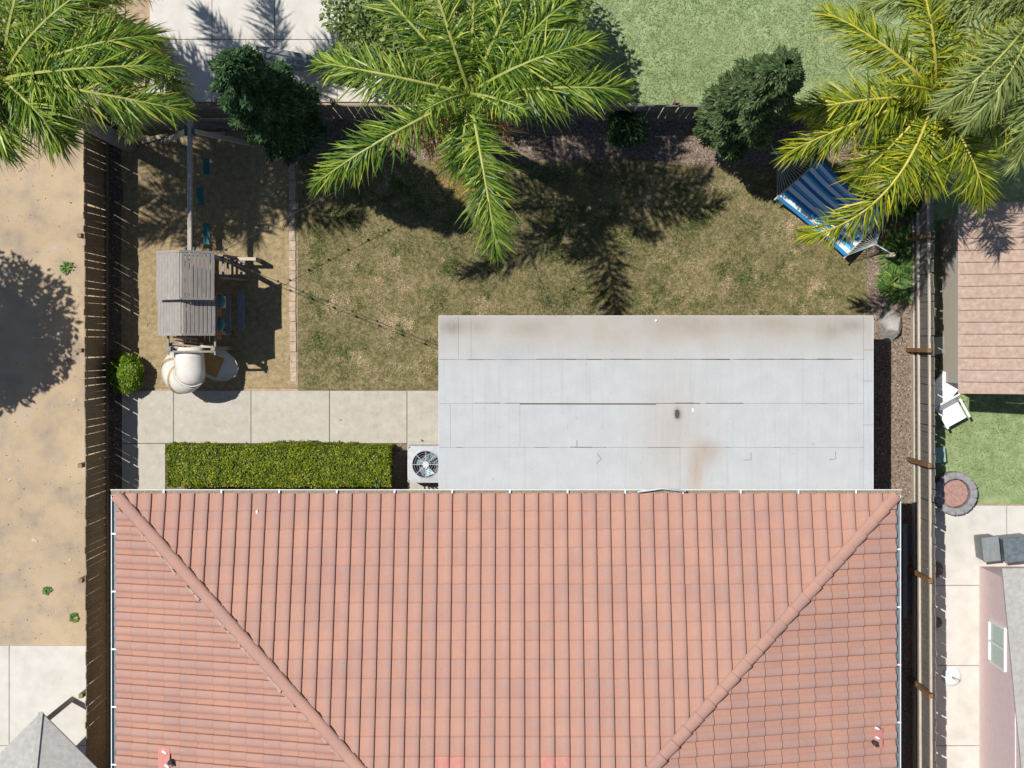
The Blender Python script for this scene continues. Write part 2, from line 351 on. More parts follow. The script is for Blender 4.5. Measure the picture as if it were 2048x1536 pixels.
def leaf_cloud(pts, nrm, size, asp=.5, spread=.8, droop=0, rg=rng, flat=False):
    """one rhombic leaf per point, leaning along its outward direction"""
    n = len(pts); d = nrm + spread * rg.normal(size=(n, 3)); d[:, 2] -= droop
    d /= np.linalg.norm(d, axis=1)[:, None] + 1e-9
    q = rg.normal(size=(n, 3))
    if flat:      # leaves lie along the clipped face instead of standing out of it
        t = rg.normal(size=(n, 3)); t -= nrm * (t * nrm).sum(1)[:, None] * .6; d = t / np.linalg.norm(t, axis=1)[:, None] + nrm * .25
        d /= np.linalg.norm(d, axis=1)[:, None]; q = nrm + .45 * q
    w = np.cross(d, q); w /= np.linalg.norm(w, axis=1)[:, None] + 1e-9
    L = (size * rg.uniform(.6, 1.4, n))[:, None]
    V = np.stack([pts - d * L * .3, pts + d * L * .2 + w * L * asp * .5, pts + d * L * .8, pts + d * L * .2 - w * L * asp * .5], 1)
    return V.reshape(-1, 3), np.arange(4 * n).reshape(-1, 4)
def vnoise(P, s, seed=0):
    return np.array([mnoise.noise(Vector((p[0] * s + seed, p[1] * s, (p[2] if len(p) > 2 else 0) * s))) for p in P])

# ------------------------------------------------------------------ ground
def gp(l): return [tuple(G(x, y)[:2]) for x, y in l]
sheet('ground', [(-150, -150), (150, -150), (150, 150), (-150, 150)], -.02, m_ground)
sheet('dirt_yard', gp([(-900, 262), (190, 262), (190, 1330), (-900, 1330)]), .004, m_dirt)
sheet('neighbour_dirt_strip', gp([(-900, -600), (250, -600), (250, 240), (-900, 240)]), .004, m_dirt)
sheet('neighbour_lawn', gp([(1090, -600), (2700, -600), (2700, 240), (1090, 240)]), .004, m_lawn2)
sheet('side_lawn', gp([(1842, 240), (2700, 240), (2700, 1008), (1842, 1008)]), .008, m_lawn2)
sand_poly = gp([(243, 262), (596, 262), (596, 776), (243, 776)])
sheet('sand_play_area', sand_poly, .006, m_sand, step=.22, rough=.018)
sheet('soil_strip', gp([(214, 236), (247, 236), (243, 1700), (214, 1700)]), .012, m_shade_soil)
lawn_poly = gp([(596, 318), (900, 322), (1300, 320), (1420, 336), (1560, 330), (1700, 345), (1732, 420), (1735, 780), (596, 780)])
sheet('lawn', lawn_poly, .01, m_lawn, step=.25, rough=.03)
sheet('planting_bed', gp([(596, 236), (1834, 236), (1834, 1700), (1737, 1700), (1733, 420), (1700, 346), (1560, 331), (1420, 337), (1300, 321), (900, 323), (596, 319)]), .008, m_bed)
sheet('hedge_bed', gp([(330, 870), (830, 870), (830, 1000), (330, 1000)]), .008, m_bed)

# concrete paths: each slab its own piece
path = thing('path', None, None); tag(path, kind='structure')
for ch in ('label', 'category'):
    if ch in path: del path[ch]
def slab(x0, y0, x1, y1, parent, mat=m_conc, z=.06, gap=.012):
    a, c = G(x0, y1), G(x1, y0); b = B()
    dz = R.uniform(-.003, .003)
    b.box(((a.x + c.x) / 2, (a.y + c.y) / 2, z / 2 - .02 + dz), (c.x - a.x - gap, c.y - a.y - gap, z + .04), bev=.006)
    return b.build('concrete_slab', mat, parent)
def Z(px, py): p = W(px, py, .06); q = p * (F / H); return (q.x + XN, YN - q.y)
yt, yb = Z(0, 781)[1], Z(0, 887)[1]
xs = [Z(x, 0)[0] for x in (243, 347, 502, 659, 814, 970, 1126, 1282, 1438, 1594, 1738)]
for i in range(len(xs) - 1): slab(xs[i], yt, xs[i + 1], yb, path)
for i in range(3): slab(xs[0], yb + i * 105, Z(331, 0)[0], yb + (i + 1) * 105, path)
for i in range(4, 10): slab(xs[i], yb, xs[i + 1], yb + 110, path)
nb = thing('neighbour_patio', None, None); tag(nb, kind='structure')
for ch in ('label', 'category'):
    if ch in nb: del nb[ch]
for i in range(4):
    for j in range(5): slab(300 + i * 125, -420 + j * 125, 300 + (i + 1) * 125, -420 + (j + 1) * 125, nb, m_conc2)
sp_ = thing('side_patio', None, None); tag(sp_, kind='structure')
for i in range(3):
    for j in range(5): slab(1842 + i * 170, 1010 + j * 160, 1842 + (i + 1) * 170, 1010 + (j + 1) * 160, sp_, m_conc2)
wp = thing('corner_patio', None, None); tag(wp, kind='structure')
for i in range(2):
    for j in range(2): slab(-150 + i * 170, 1290 + j * 200, 20 + i * 170, 1490 + j * 200, wp, m_conc2)

# ------------------------------------------------------------------ house with tiled hip roof
ZE, PITCH = 2.70, 0.333
c0 = W(232, 989, ZE + .05); c1 = W(1792, 989, ZE + .05)
XL, XR, YE = c0.x, c1.x, c0.y
HW = (XR - XL) / 2; YS = YE - 15.0
house = thing('house', 'house with pink terracotta tiled hip roof across the foreground', 'house', ((XL + XR) / 2, (YE + YS) / 2, 0))
def to_house(o): o.parent = house; o.matrix_parent_inverse = Matrix.Translation(-house.location); return o
b = B()
for (x0, y0, x1, y1) in ((XL + .5, YE - .7, XR - .5, YE - .5), (XL + .5, YS, XL + .7, YE - .7), (XR - .7, YS, XR - .5, YE - .7), (XL + .7, YS, XR - .7, YS + .2)):
    b.box(((x0 + x1) / 2, (y0 + y1) / 2, ZE / 2), (x1 - x0, y1 - y0, ZE))
to_house(b.build('wall', m_stucco))
b = B()
ap = Vector(((XL + XR) / 2, YE - HW, ZE + PITCH * HW)); rd = Vector(((XL + XR) / 2, YS, ZE + PITCH * HW))
A, Bv, Cc, D = Vector((XL, YE, ZE)), Vector((XR, YE, ZE)), Vector((XR, YS, ZE)), Vector((XL, YS, ZE))
b.face([A, Bv, ap]); b.face([Bv, Cc, rd, ap]); b.face([D, A, ap, rd]); b.face([D, Cc, rd]); b.face([A, Bv, Cc, D])
bmesh.ops.remove_doubles(b.bm, verts=b.bm.verts, dist=1e-4)
m_under = M('roof underlay', [(.3, (.16, .09, .065)), (.7, (.24, .14, .10))], 10, 6, .95, 0)
roof = to_house(b.build('roof', m_under))
def to_roof(o): o.parent = roof; o.matrix_parent_inverse = (Matrix.Translation(-house.location)).inverted() @ Matrix.Translation(-house.location); return o

TW, TL = 0.2952, 0.376
PROF = [(-.045, -.012, .6), (-.035, .030, .8), (.01, .042, 1), (.12, .050, 1), (.27, .052, 1), (.42, .045, 1), (.53, .025, .7), (.59, .008, .2), (.63, .003, 0), (.76, 0, 0), (.90, -.003, 0), (1.0, -.010, 0)]
def tile_geo():
    """verts, faces, crown weight, seam shade weight; joint shade painted dark where tiles lap and meet"""
    V, Fq, cr, gm = [], [], [], []
    n = len(PROF)
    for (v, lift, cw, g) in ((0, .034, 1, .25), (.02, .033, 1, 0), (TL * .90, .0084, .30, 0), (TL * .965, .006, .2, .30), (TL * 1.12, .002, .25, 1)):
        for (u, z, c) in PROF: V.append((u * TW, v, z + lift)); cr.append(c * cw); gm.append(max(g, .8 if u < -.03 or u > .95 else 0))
    for r in range(4):
        for i in range(n - 1): Fq.append((r * n + i, r * n + i + 1, (r + 1) * n + i + 1, (r + 1) * n + i))
    for (dv, dz) in ((0, .034), (.006, -.002)):      # butt edge, own vertices so it shades apart
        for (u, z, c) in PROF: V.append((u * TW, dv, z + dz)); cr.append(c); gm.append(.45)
    for i in range(n - 1): Fq.append((5 * n + i + 1, 5 * n + i, 6 * n + i, 6 * n + i + 1))
    return np.array(V), Fq, cr, gm
TV, TF, TC, TG = tile_geo()
NTOP = 4 * (len(PROF) - 1)
def tile_mesh(name, Vs, Fs, rnd, crown, mat=m_tile):
    me = bpy.data.meshes.new(name); me.from_pydata([tuple(v) for v in Vs], [], Fs)
    a = me.attributes.new('rnd', 'FLOAT', 'POINT'); a.data.foreach_set('value', np.asarray(rnd, np.float32))
    a = me.attributes.new('crown', 'FLOAT', 'POINT'); a.data.foreach_set('value', np.asarray(crown, np.float32))
    a = me.attributes.new('seam_shade', 'FLOAT', 'POINT'); a.data.foreach_set('value', np.asarray(TG, np.float32))
    me.polygons.foreach_set('use_smooth', np.array([i < NTOP for i in range(len(TF))] * (len(Fs) // len(TF))))
    me.materials.append(mat); return me
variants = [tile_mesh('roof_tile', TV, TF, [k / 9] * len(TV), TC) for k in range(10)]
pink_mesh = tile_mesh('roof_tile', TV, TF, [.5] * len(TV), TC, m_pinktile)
nrm_len = math.sqrt(1 + PITCH * PITCH)
SL = {  # origin at the eave, up-slope direction, across direction
    'n': (Vector((XR, YE, ZE)), Vector((0, -1, PITCH)) / nrm_len, Vector((-1, 0, 0))),
    'w': (Vector((XL, YE, ZE)), Vector((1, 0, PITCH)) / nrm_len, Vector((0, -1, 0))),
    'e': (Vector((XR, YE - 12, ZE)), Vector((-1, 0, PITCH)) / nrm_len, Vector((0, 1, 0)))}
cand, rest = [], {k: [] for k in SL}
for k, (o, up, ac) in SL.items():
    nz_ = ac.cross(up)
    rot = Matrix((ac, up, nz_)).transposed()
    ncol = int(2 * HW / TW) + 1 if k == 'n' else int(12 / TW) + 1
    off = {'n': .0, 'w': .06, 'e': 12 - int(12 / TW) * TW - TW}[k]
    for i in range(ncol):
        for j in range(int(HW * nrm_len / TL)):
            p = o + ac * (off + i * TW) + up * (j * TL + (.0 if k == 'n' else .035)) + nz_ * .03
            # plan corners of this tile against the hips
            ok = True; any_in = False
            for du in (0, 1):
                for dv in (0, 1.12):
                    q = p + ac * du * TW + up * dv * TL
                    if k == 'n': ins = (YE - q.y) - .02 <= min(q.x - XL, XR - q.x)
                    elif k == 'w': ins = q.x - XL - .02 <= YE - q.y
                    else: ins = XR - q.x - .02 <= YE - q.y
                    ok &= ins; any_in |= ins
            if not any_in: continue
            cen = p + ac * TW / 2 + up * TL / 2
            px = XN + cen.x * F / (H - cen.z); py = YN - cen.y * F / (H - cen.z)
            r = min(9, max(0, int(5 + 2.6 * R.gauss(0, 1))))
            jit = Matrix.Rotation(R.gauss(0, .0035), 3, 'Z') @ Matrix.Rotation(R.gauss(0, .003), 3, 'X')
            if ok and 235 < px < 1790 and py < 1556: cand.append((cen.z + (0.0 if k != 'n' else .0), k, p, rot @ jit, r, px, py))
            else: rest[k].append((p, rot @ jit, r))
            if ok and py >= 1505 and k == 'n' and py < 1530: pass
cand.sort(key=lambda t: -t[0])
pinkpx = [(888, 918), (1100, 1130)]
for n_, (z, k, p, rot, r, px, py) in enumerate(cand):
    pink = k == 'n' and py > 1522 and any(a - 14 < px < b2 + 14 for a, b2 in pinkpx)
    if n_ < 300:
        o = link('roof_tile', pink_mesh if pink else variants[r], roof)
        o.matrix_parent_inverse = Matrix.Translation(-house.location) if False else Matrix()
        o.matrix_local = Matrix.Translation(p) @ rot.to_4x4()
        if pink: o['label'] = 'new pink replacement roof tile'
    else: rest[k].append((p, rot, r))
allv, allf, allr, allc = [], [], [], []
bmj = bmesh.new()
lr = bmj.verts.layers.float.new('rnd'); lc = bmj.verts.layers.float.new('crown'); lg = bmj.verts.layers.float.new('seam_shade')
for k, L in rest.items():
    bm1 = bmesh.new(); l1 = bm1.verts.layers.float.new('rnd'); l2 = bm1.verts.layers.float.new('crown'); l3 = bm1.verts.layers.float.new('seam_shade')
    for (p, rot, r) in L:
        vs = []
        for v, c, g in zip(TV, TC, TG):
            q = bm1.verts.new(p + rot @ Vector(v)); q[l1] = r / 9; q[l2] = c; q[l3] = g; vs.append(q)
        for i, f in enumerate(TF):
            fc = bm1.faces.new([vs[x] for x in f]); fc.smooth = i < NTOP
    def cut(co, no): bmesh.ops.bisect_plane(bm1, geom=bm1.verts[:] + bm1.edges[:] + bm1.faces[:], plane_co=co, plane_no=no, clear_outer=True)
    if k == 'n': cut((XL, YE, 0), (-1, -1, 0)); cut((XR, YE, 0), (1, -1, 0))
    elif k == 'w': cut((XL, YE, 0), (1, 1, 0)); cut((ap.x, 0, 0), (1, 0, 0))
    else: cut((XR, YE, 0), (-1, 1, 0)); cut((ap.x, 0, 0), (-1, 0, 0))
    me1 = bpy.data.meshes.new('t'); bm1.to_mesh(me1); bm1.free(); bmj.from_mesh(me1); bpy.data.meshes.remove(me1)
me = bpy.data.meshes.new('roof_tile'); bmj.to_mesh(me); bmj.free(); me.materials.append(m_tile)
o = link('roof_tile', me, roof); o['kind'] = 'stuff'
# hip caps
def cap_mesh(rnd, seglen):
    V, Fq, n = [], [], 9; L = seglen * 1.18
    for (x, r, lift) in ((0, .132, .030), (L, .112, .0)):
        for i in range(n):
            a = math.pi * i / (n - 1); V.append((x, r * math.cos(a), r * .62 * math.sin(a) + lift))
    for i in range(n - 1): Fq.append((i, n + i, n + i + 1, i + 1))
    for (x, r, lift) in ((0, .132, .030), (.004, .110, .0)):
        for i in range(n):
            a = math.pi * i / (n - 1); V.append((x, r * math.cos(a), r * .62 * math.sin(a) + lift))
    for i in range(n - 1): Fq.append((2 * n + i + 1, 3 * n + i + 1, 3 * n + i, 2 * n + i))
    me = bpy.data.meshes.new('hip_cap'); me.from_pydata(V, [], Fq)
    for nm, val in (('rnd', rnd), ('crown', .55)):
        a = me.attributes.new(nm, 'FLOAT', 'POINT'); a.data.foreach_set('value', np.full(len(V), val, np.float32))
    for i, p in enumerate(me.polygons): p.use_smooth = i < n - 1
    me.materials.append(m_tile); return me
caps = [cap_mesh(k / 5, .36) for k in range(6)]
for sx, x0 in ((1, XL), (-1, XR)):
    d = Vector((sx, -1, PITCH)).normalized(); st = Vector((x0 + sx * .02, YE - .02, ZE + .085))
    rot = d.to_track_quat('X', 'Z').to_matrix()
    for i in range(int(HW * math.sqrt(2 + PITCH ** 2) / .36)):
        o = link('hip_cap', caps[R.randrange(6)], roof)
        jit = Matrix.Rotation(R.gauss(0, .012), 3, 'Z')
        o.matrix_local = Matrix.Translation(st + d * (i * .36)) @ (rot @ jit).to_4x4()
for k in range(16):   # ridge
    o = link('ridge_cap', caps[R.randrange(6)], roof)
    o.matrix_local = Matrix.Translation(ap + Vector((0, -.36 * k, .06))) @ Matrix.Rotation(-math.pi / 2, 4, 'Z')
# mortar smeared beside the left hip
m_mortar = M('mortar', [(.3, (.43, .29, .24)), (.7, (.50, .37, .32))], 20, 6, .95, .3)
for sx, x0 in ((1, XL),):
    d = Vector((sx, -1, PITCH)).normalized(); side = Vector((-1, -1, 0)).normalized() if sx > 0 else Vector((-1, 1, 0)).normalized()
    b = B()
    for i in range(60):
        t = R.uniform(.3, 10.5); p = Vector((x0, YE, ZE + .075)) + d * t + side * R.uniform(.12, .17); l = R.uniform(.06, .2); dd = d * l
        b.box(p + Vector((0, 0, -.012)), (l, R.uniform(.025, .06), .05), d.to_track_quat('X', 'Z').to_matrix(), bev=.012)
    o = to_house(b.build('mortar', m_mortar)); o['kind'] = 'stuff'
# gutters
def channel(p, q, out, w=.115, h=.10):
    """open K gutter from p to q; out = outward unit vector"""
    b = B(); out = Vector(out)
    a0, a1 = Vector(p), Vector(q)
    b.mi = 0
    b.bar(a0 + out * w, a1 + out * w, .016, .030)
    b.bar(a0 + out * (w + .0) - Vector((0, 0, .065)), a1 + out * (w + .0) - Vector((0, 0, .065)), .006, .10)
    b.bar(a0 + out * w / 2 - Vector((0, 0, .115)), a1 + out * w / 2 - Vector((0, 0, .115)), w, .006)
    b.bar(a0 + out * .003 - Vector((0, 0, .055)), a1 + out * .003 - Vector((0, 0, .055)), .006, .12)
    b.mi = 1
    b.bar(a0 + out * (w / 2) - Vector((0, 0, .08)), a1 + out * (w / 2) - Vector((0, 0, .08)), w - .016, .05)
    return b
zg = ZE + .035
specs = [(Vector((XL - .118, YE - .02, zg)), Vector((XR + .118, YE - .02, zg)), (0, 1, 0)),
         (Vector((XL + .02, YS, zg)), Vector((XL + .02, YE - .03, zg)), (-1, 0, 0)),
         (Vector((XR - .02, YE - .03, zg)), Vector((XR - .02, YS, zg)), (1, 0, 0))]
for gi, (p, q, out) in enumerate(specs):
    g = to_house(channel(p, q, out).build('gutter', [m_gutter, m_debris if gi == 0 else m_dark]))
    n = int((q - p).length / 1.2); out = Vector(out)
    bm_ = B(); bm_.box((0, 0, 0), (.035, .13, .012)); bme = bm_.mesh('gutter_bracket', m_gutter)
    for i in range(n):
        c = p + (q - p).normalized() * (1.1 + i * 1.19) + out * .06 + Vector((0, 0, .012))
        o = link('gutter_bracket', bme, g)
        o.matrix_local = Matrix.Translation(c) @ out.to_track_quat('Y', 'Z').to_matrix().to_4x4()
b = B(); pA = W(1275, 984, 2.83); pB = W(1325, 977, 2.86); pC = W(1372, 983, 2.83)
b.tube([pA, pB, pC], .02, 6); to_house(b.build('flashing_strip', m_trim))
# vents near the bottom of the picture
def on_slope(k, px, py, lift=.05):
    z = 4.0
    for _ in range(8):
        p = W(px, py, z)
        d = {'w': p.x - XL, 'e': XR - p.x, 'n': YE - p.y}[k]; z = ZE + PITCH * d + lift
    return W(px, py, z)
for k, px, py, w, l in (('w', 328, 1516, .27, .44), ('e', 1757, 1478, .20, .42)):
    o_, up, ac = SL[k]; nn = ac.cross(up); rot = Matrix((ac, up, nn)).transposed()
    b = B(); c = on_slope(k, px, py, .115)
    b.box(c, (l, w, .012), rot, bev=.004)
    v = to_house(b.build('roof_vent', m_pinkflash)); v['label'] = 'pink painted vent flashing with black pipe'
    b = B(); e = on_slope(k, px + (14 if k == 'w' else -10), py + 6, .12)
    b.tube([e, e + Vector((0, 0, .16))], .045, 10); b.tube([e + Vector((.05, -.06, .03)), e + Vector((.05, -.06, .10))], .03, 8)
    b.build('vent_pipe', m_black, v)
    for dx, dy in (((-3, -14), (2, 14)) if k == 'w' else ((2, -19), (3, 0))):
        b = B(); e = on_slope(k, px + dx, py + dy, .135); b.tube([e, e + up * .10 + ac * .05], [.035, .02], 8)
        b.build('vent_glint', m_white, v)  # bright reflections on the flashing, put in as small white cones

# ------------------------------------------------------------------ patio cover
ZP = 2.40
pc = thing('patio_cover', 'flat white patio cover with lapped roofing sheets beside the lawn', 'patio cover', W(1312, 805, 0))
def to_pc(o): o.parent = pc; o.matrix_parent_inverse = Matrix.Translation(-pc.location); return o
rows = [(632, 719), (719, 807), (807, 895), (895, 1004)]
cols = [[877.5, 917, 942, 1727], [877.5, 1727], [877.5, 901, 1040, 1727], [877.5, 1360, 1727]]
for j, (y0, y1) in enumerate(rows):
    xs2 = cols[j]
    for i in range(len(xs2) - 1):
        a, c = W(xs2[i], y1, ZP), W(xs2[i + 1], y0, ZP)
        b = B(); b.box(((a.x + c.x) / 2, (a.y + c.y) / 2, ZP - .01 + j * .003), (c.x - a.x - .0025, c.y - a.y - .003, .02), bev=.002)
        to_pc(b.build('roofing_sheet', m_sheet))
for (y0, y1) in ((632, 700), (700, 762), (762, 850), (850, 1004)):
    a, c = W(1727, y1, ZP), W(1746.5, y0, ZP); b = B()
    b.box(((a.x + c.x) / 2, (a.y + c.y) / 2, ZP - .009), (c.x - a.x - .005, c.y - a.y - .004, .02), bev=.003)
    to_pc(b.build('edge_sheet', m_sheet))
a, c = W(877, 1004, ZP), W(1747, 631, ZP)
b = B(); b.box(((a.x + c.x) / 2, (a.y + c.y) / 2, ZP - .035), (c.x - a.x - .03, c.y - a.y - .03, .025)); to_pc(b.build('deck', m_tar))
b = B(); w = .012
b.box(((a.x + c.x) / 2, c.y - w / 2, ZP - .045), (c.x - a.x, w, .10)); b.box((a.x + w / 2, (a.y + c.y) / 2 - w, ZP - .045), (w, c.y - a.y - 2 * w, .10)); b.box((c.x - w / 2, (a.y + c.y) / 2 - w, ZP - .045), (w, c.y - a.y - 2 * w, .10))
to_pc(b.build('drip_edge', m_trim))
for fx in (.03, .35, .66, .97):
    b = B(); x = a.x + (c.x - a.x) * fx; b.box((x, c.y - .35, (ZP - .05 - .2) / 2 + .02), (.12, .12, ZP - .27)); to_pc(b.build('post', m_stucco))
b = B(); b.box(((a.x + c.x) / 2, c.y - .35, ZP - .15), (c.x - a.x - .1, .1, .19)); to_pc(b.build('beam', m_stucco))
for k in range(9):
    b = B(); x = a.x + .1 + (c.x - a.x - .2) * k / 8; b.box((x, (a.y + c.y) / 2, ZP - .052 - .045), (.05, c.y - a.y - .1, .005)); to_pc(b.build('rafter', m_stucco))
# dark tar beads squeezed out along the laps
def bead(px0, px1, py, w=.012, dens=.8, mat=m_tar):
    b = B(); x = px0
    while x < px1:
        l = R.uniform(8, 40)
        if R.random() < dens:
            p, q = W(x, py + R.uniform(-.6, .6), ZP), W(min(px1, x + l), py + R.uniform(-.6, .6), ZP)
            b.box(((p.x + q.x) / 2, (p.y + q.y) / 2, ZP + .005), ((q.x - p.x), w * R.uniform(.35, 1.3), .012), bev=.003)
        x += l
    if b.bm.verts: o = to_pc(b.build('tar_bead', mat)); o['kind'] = 'stuff'
bead(1072, 1728, 718.5, .016, .85); bead(880, 1070, 719, .008, .4); bead(920, 1040, 806, .008, .4)
bead(1312, 1500, 806.5, .016, .9); bead(1500, 1720, 807, .007, .45); bead(1150, 1212, 894.5, .014, .9); bead(1296, 1360, 895, .012, .8); bead(1450, 1575, 895, .008, .6); bead(880, 1140, 894.5, .006, .35)
b = B(); p, q = W(1040, 807.5, ZP), W(1312, 808, ZP); b.bar(p + Vector((0, 0, .006)), q + Vector((0, 0, .004)), .028, .012); to_pc(b.build('lap_batten', m_bark))
for px, py, rz, s in ((1494, 912, 0, 15), (1664, 911, .1, 14), (1147, 887, 0, 13), (1193, 917, .7, 14)):
    p = W(px, py, ZP); b = B()
    b.box((p.x, p.y, ZP + .010), (s / 96, s / 96, .008), Matrix.Rotation(rz, 3, 'Z'), bev=.002); o = to_pc(b.build('patch', m_sheet))
    b = B(); 
    for sx, sy in ((1, 0), (0, -1)):
        off = Matrix.Rotation(rz, 3, 'Z') @ Vector((sx, sy, 0)) * (s / 192 + .004)
        b.box((p.x + off.x, p.y + off.y, ZP + .0085), ((.008 if sx else s / 96), (.008 if sy else s / 96), .006), Matrix.Rotation(rz, 3, 'Z'))
    to_pc(b.build('patch_seal', m_tar))
def pebble(name, label, cat, px, py, z, r, mat, sq=(1, 1, .6), seed=0, group=None):
    b = B(); bmesh.ops.create_icosphere(b.bm, subdivisions=2, radius=1)
    for v in b.bm.verts:
        n = 1 + .28 * mnoise.noise(v.co * 1.6 + Vector((seed, 0, 0))); v.co = Vector((v.co.x * sq[0], v.co.y * sq[1], v.co.z * sq[2])) * r * n
        
    for f in b.bm.faces: f.smooth = True
    o = b.build(name, mat); o.location = W(px, py, z) + Vector((0, 0, r * sq[2] * .7)); return tag(o, label, cat, group)
pebble('leaf_clump', 'dark clump of rotten leaves lying on the white patio cover', 'debris', 1354, 828, ZP, .075, m_tar, (.7, 1.3, .15), 3)
pebble('feather', 'small white scrap beside the dark clump on the patio cover', 'scrap', 1386, 820, ZP, .04, m_white, (.6, 1.3, .2), 5)
pebble('paper_ball', 'white paper ball near the north edge of the patio cover', 'scrap', 1312, 641, ZP, .032, m_white, (1, .9, .7), 6)
pebble('paint_chip', 'white paint chip stuck on the terracotta tiles near the left hip', 'scrap', 514, 1024, ZE + .22, .036, m_white, (.7, 1.3, .5), 8)

# ------------------------------------------------------------------ air conditioner
ZA = .85
pa = W(846, 929, ZA); ac = thing('air_conditioner', 'grey air conditioning unit with round fan grille beside the hedge', 'air conditioner', (pa.x + .06, pa.y, 0))
b = B(); b.box((0, 0, .11), (.90, .90, .06), bev=.01); b.build('pad', m_conc, ac)
hs = .40
b = B()
for sx, sy in ((1, 0), (-1, 0), (0, 1), (0, -1)):
    for k in range(9):
        z = .18 + k * .07
        b.box((sx * (hs - .012), sy * (hs - .012), z + .02), ((.02 if sx else 2 * hs - .03), (.02 if sy else 2 * hs - .03), .05))
b.build('cabinet', m_steel, ac)
b = B()   # top plate with a round opening
n = 32; rin = .300; ring_i, ring_o, low_i = [], [], []
for k in range(n):
    t = 2 * math.pi * k / n; cx, cy = math.cos(t), math.sin(t)
    f = hs / max(abs(cx), abs(cy)); rr = min(f, hs * 1.27)
    ring_o.append(b.bm.verts.new((cx * rr, cy * rr, ZA - .03))); ring_i.append(b.bm.verts.new((cx * rin, cy * rin, ZA - .01)))
    low_i.append(b.bm.verts.new((cx * (rin - .015), cy * (rin - .015), ZA - .18)))
skirt = [b.bm.verts.new((v.co.x, v.co.y, ZA - .10)) for v in ring_o]
for k in range(n):
    j = (k + 1) % n
    b.bm.faces.new((ring_o[k], ring_o[j], ring_i[j], ring_i[k])); b.bm.faces.new((ring_i[k], ring_i[j], low_i[j], low_i[k])); b.bm.faces.new((ring_o[j], ring_o[k], skirt[k], skirt[j]))
b.build('top_panel', m_steel, ac)
b = B(); b.tube([(0, 0, ZA - .34), (0, 0, ZA - .33)], .29, 24); b.build('coil_floor', m_dark, ac)
for k in range(8):
    b = B(); t = math.pi * k / 4 + .0; b.bar((.05 * math.cos(t), .05 * math.sin(t), ZA), (.305 * math.cos(t), .305 * math.sin(t), ZA), .011, .011); b.build('grille_spoke', m_steel, ac)
b = B()
for r in (.10, .15, .20, .25, .298):
    b.tube([(r * math.cos(2 * math.pi * k / 32), r * math.sin(2 * math.pi * k / 32), ZA - .008) for k in range(33)], .0028 if r < .29 else .008, 4, False)
b.build('grille_ring', m_steel, ac)
b = B(); b.tube([(0, 0, ZA - .02), (0, 0, ZA + .02)], [.075, .07], 16); b.build('hub', m_trim, ac)
for k in range(3):
    b = B(); pts = []
    for (r, t) in ((.07, -.5), (.28, -.35), (.285, .35), (.07, .3)):
        q = t + k * 2.094 + .9; pts.append((r * math.cos(q), r * math.sin(q), ZA - .20 + .06 * (t)))
    b.face(pts); o = b.build('fan_blade', m_blade, ac)
b = B()
for k in range(3): b.tube([(-.1 + .1 * k, -.46, .2), (-.05 + .09 * k, -.50, .55), (.1 * k, -.62, .7)], .018, 6)
b.build('hose', m_black, ac)
def flat_leaf(name, label, px, py, z, r, mat):
    b = B(); b.face([(-r, 0, 0), (-.2 * r, .45 * r, .01), (r, .1 * r, .02), (-.1 * r, -.4 * r, .01)]); b.face([(-r, 0, -.003), (-.1 * r, -.4 * r, .007), (r, .1 * r, .017), (-.2 * r, .45 * r, .007)])
    o = b.build(name, mat); o.location = W(px, py, z); o.rotation_euler = (0, 0, R.uniform(0, 6)); return tag(o, label, 'leaf')
flat_leaf('fallen_leaf', 'dry brown leaf on the path above the air conditioner', 845, 882, .07, .06, m_bark)
flat_leaf('fallen_leaf', 'small tan leaf on the middle of the concrete path', 681, 840, .07, .03, m_post)

# ------------------------------------------------------------------ hedge and bush
def box_shell(x0, x1, y0, y1, z1, n, rg, round_=.05):
    """points on a trimmed hedge's top and sides"""
    A = [(x1 - x0) * (y1 - y0), (x1 - x0) * z1, (x1 - x0) * z1, (y1 - y0) * z1, (y1 - y0) * z1]; A = np.array(A) / sum(A)
    P, N = [], []
    for face, k in enumerate((A * n).astype(int)):
        u, v = rg.random(k), rg.random(k); o = np.ones(k)
        if face == 0: p = np.stack([x0 + u * (x1 - x0), y0 + v * (y1 - y0), z1 * o], 1); q = (0, 0, 1)
        elif face == 1: p = np.stack([x0 + u * (x1 - x0), y1 * o, v * z1], 1); q = (0, 1, 0)
        elif face == 2: p = np.stack([x0 + u * (x1 - x0), y0 * o, v * z1], 1); q = (0, -1, 0)
        elif face == 3: p = np.stack([x0 * o, y0 + u * (y1 - y0), v * z1], 1); q = (-1, 0, 0)
        else: p = np.stack([x1 * o, y0 + u * (y1 - y0), v * z1], 1); q = (1, 0, 0)
        P.append(p); N.append(np.tile(np.array(q, float), (k, 1)))
    return np.concatenate(P), np.concatenate(N)
ha, hb = W(331, 974, 1.0), W(781, 892, 1.0)
hedge = thing('hedge', 'long clipped green box hedge between the path and the tiled roof', 'hedge', ((ha.x + hb.x) / 2, (ha.y + hb.y) / 2, 0))
hx, hy = (hb.x - ha.x) / 2, (hb.y - ha.y) / 2
P, N = box_shell(-hx, hx, -hy, hy, 1.0, 42000, rng)
bumpv = vnoise(P, 1.3, 5) * .06 + vnoise(P, 3.1) * .05 + vnoise(P, 9, 9) * .045
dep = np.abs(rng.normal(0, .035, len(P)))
P = P + N * (bumpv - dep)[:, None]
V, Fq = leaf_cloud(P, N, .040, .55, .75, flat=True)
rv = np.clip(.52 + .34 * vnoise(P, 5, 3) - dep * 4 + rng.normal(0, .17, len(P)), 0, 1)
rv[(rng.random(len(P)) < .006)] = 1.0
link('foliage', np_mesh('foliage', V, Fq, m_hedge, np.repeat(rv, 4)), hedge)
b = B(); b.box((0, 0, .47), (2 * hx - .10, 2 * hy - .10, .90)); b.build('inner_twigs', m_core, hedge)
b = B()
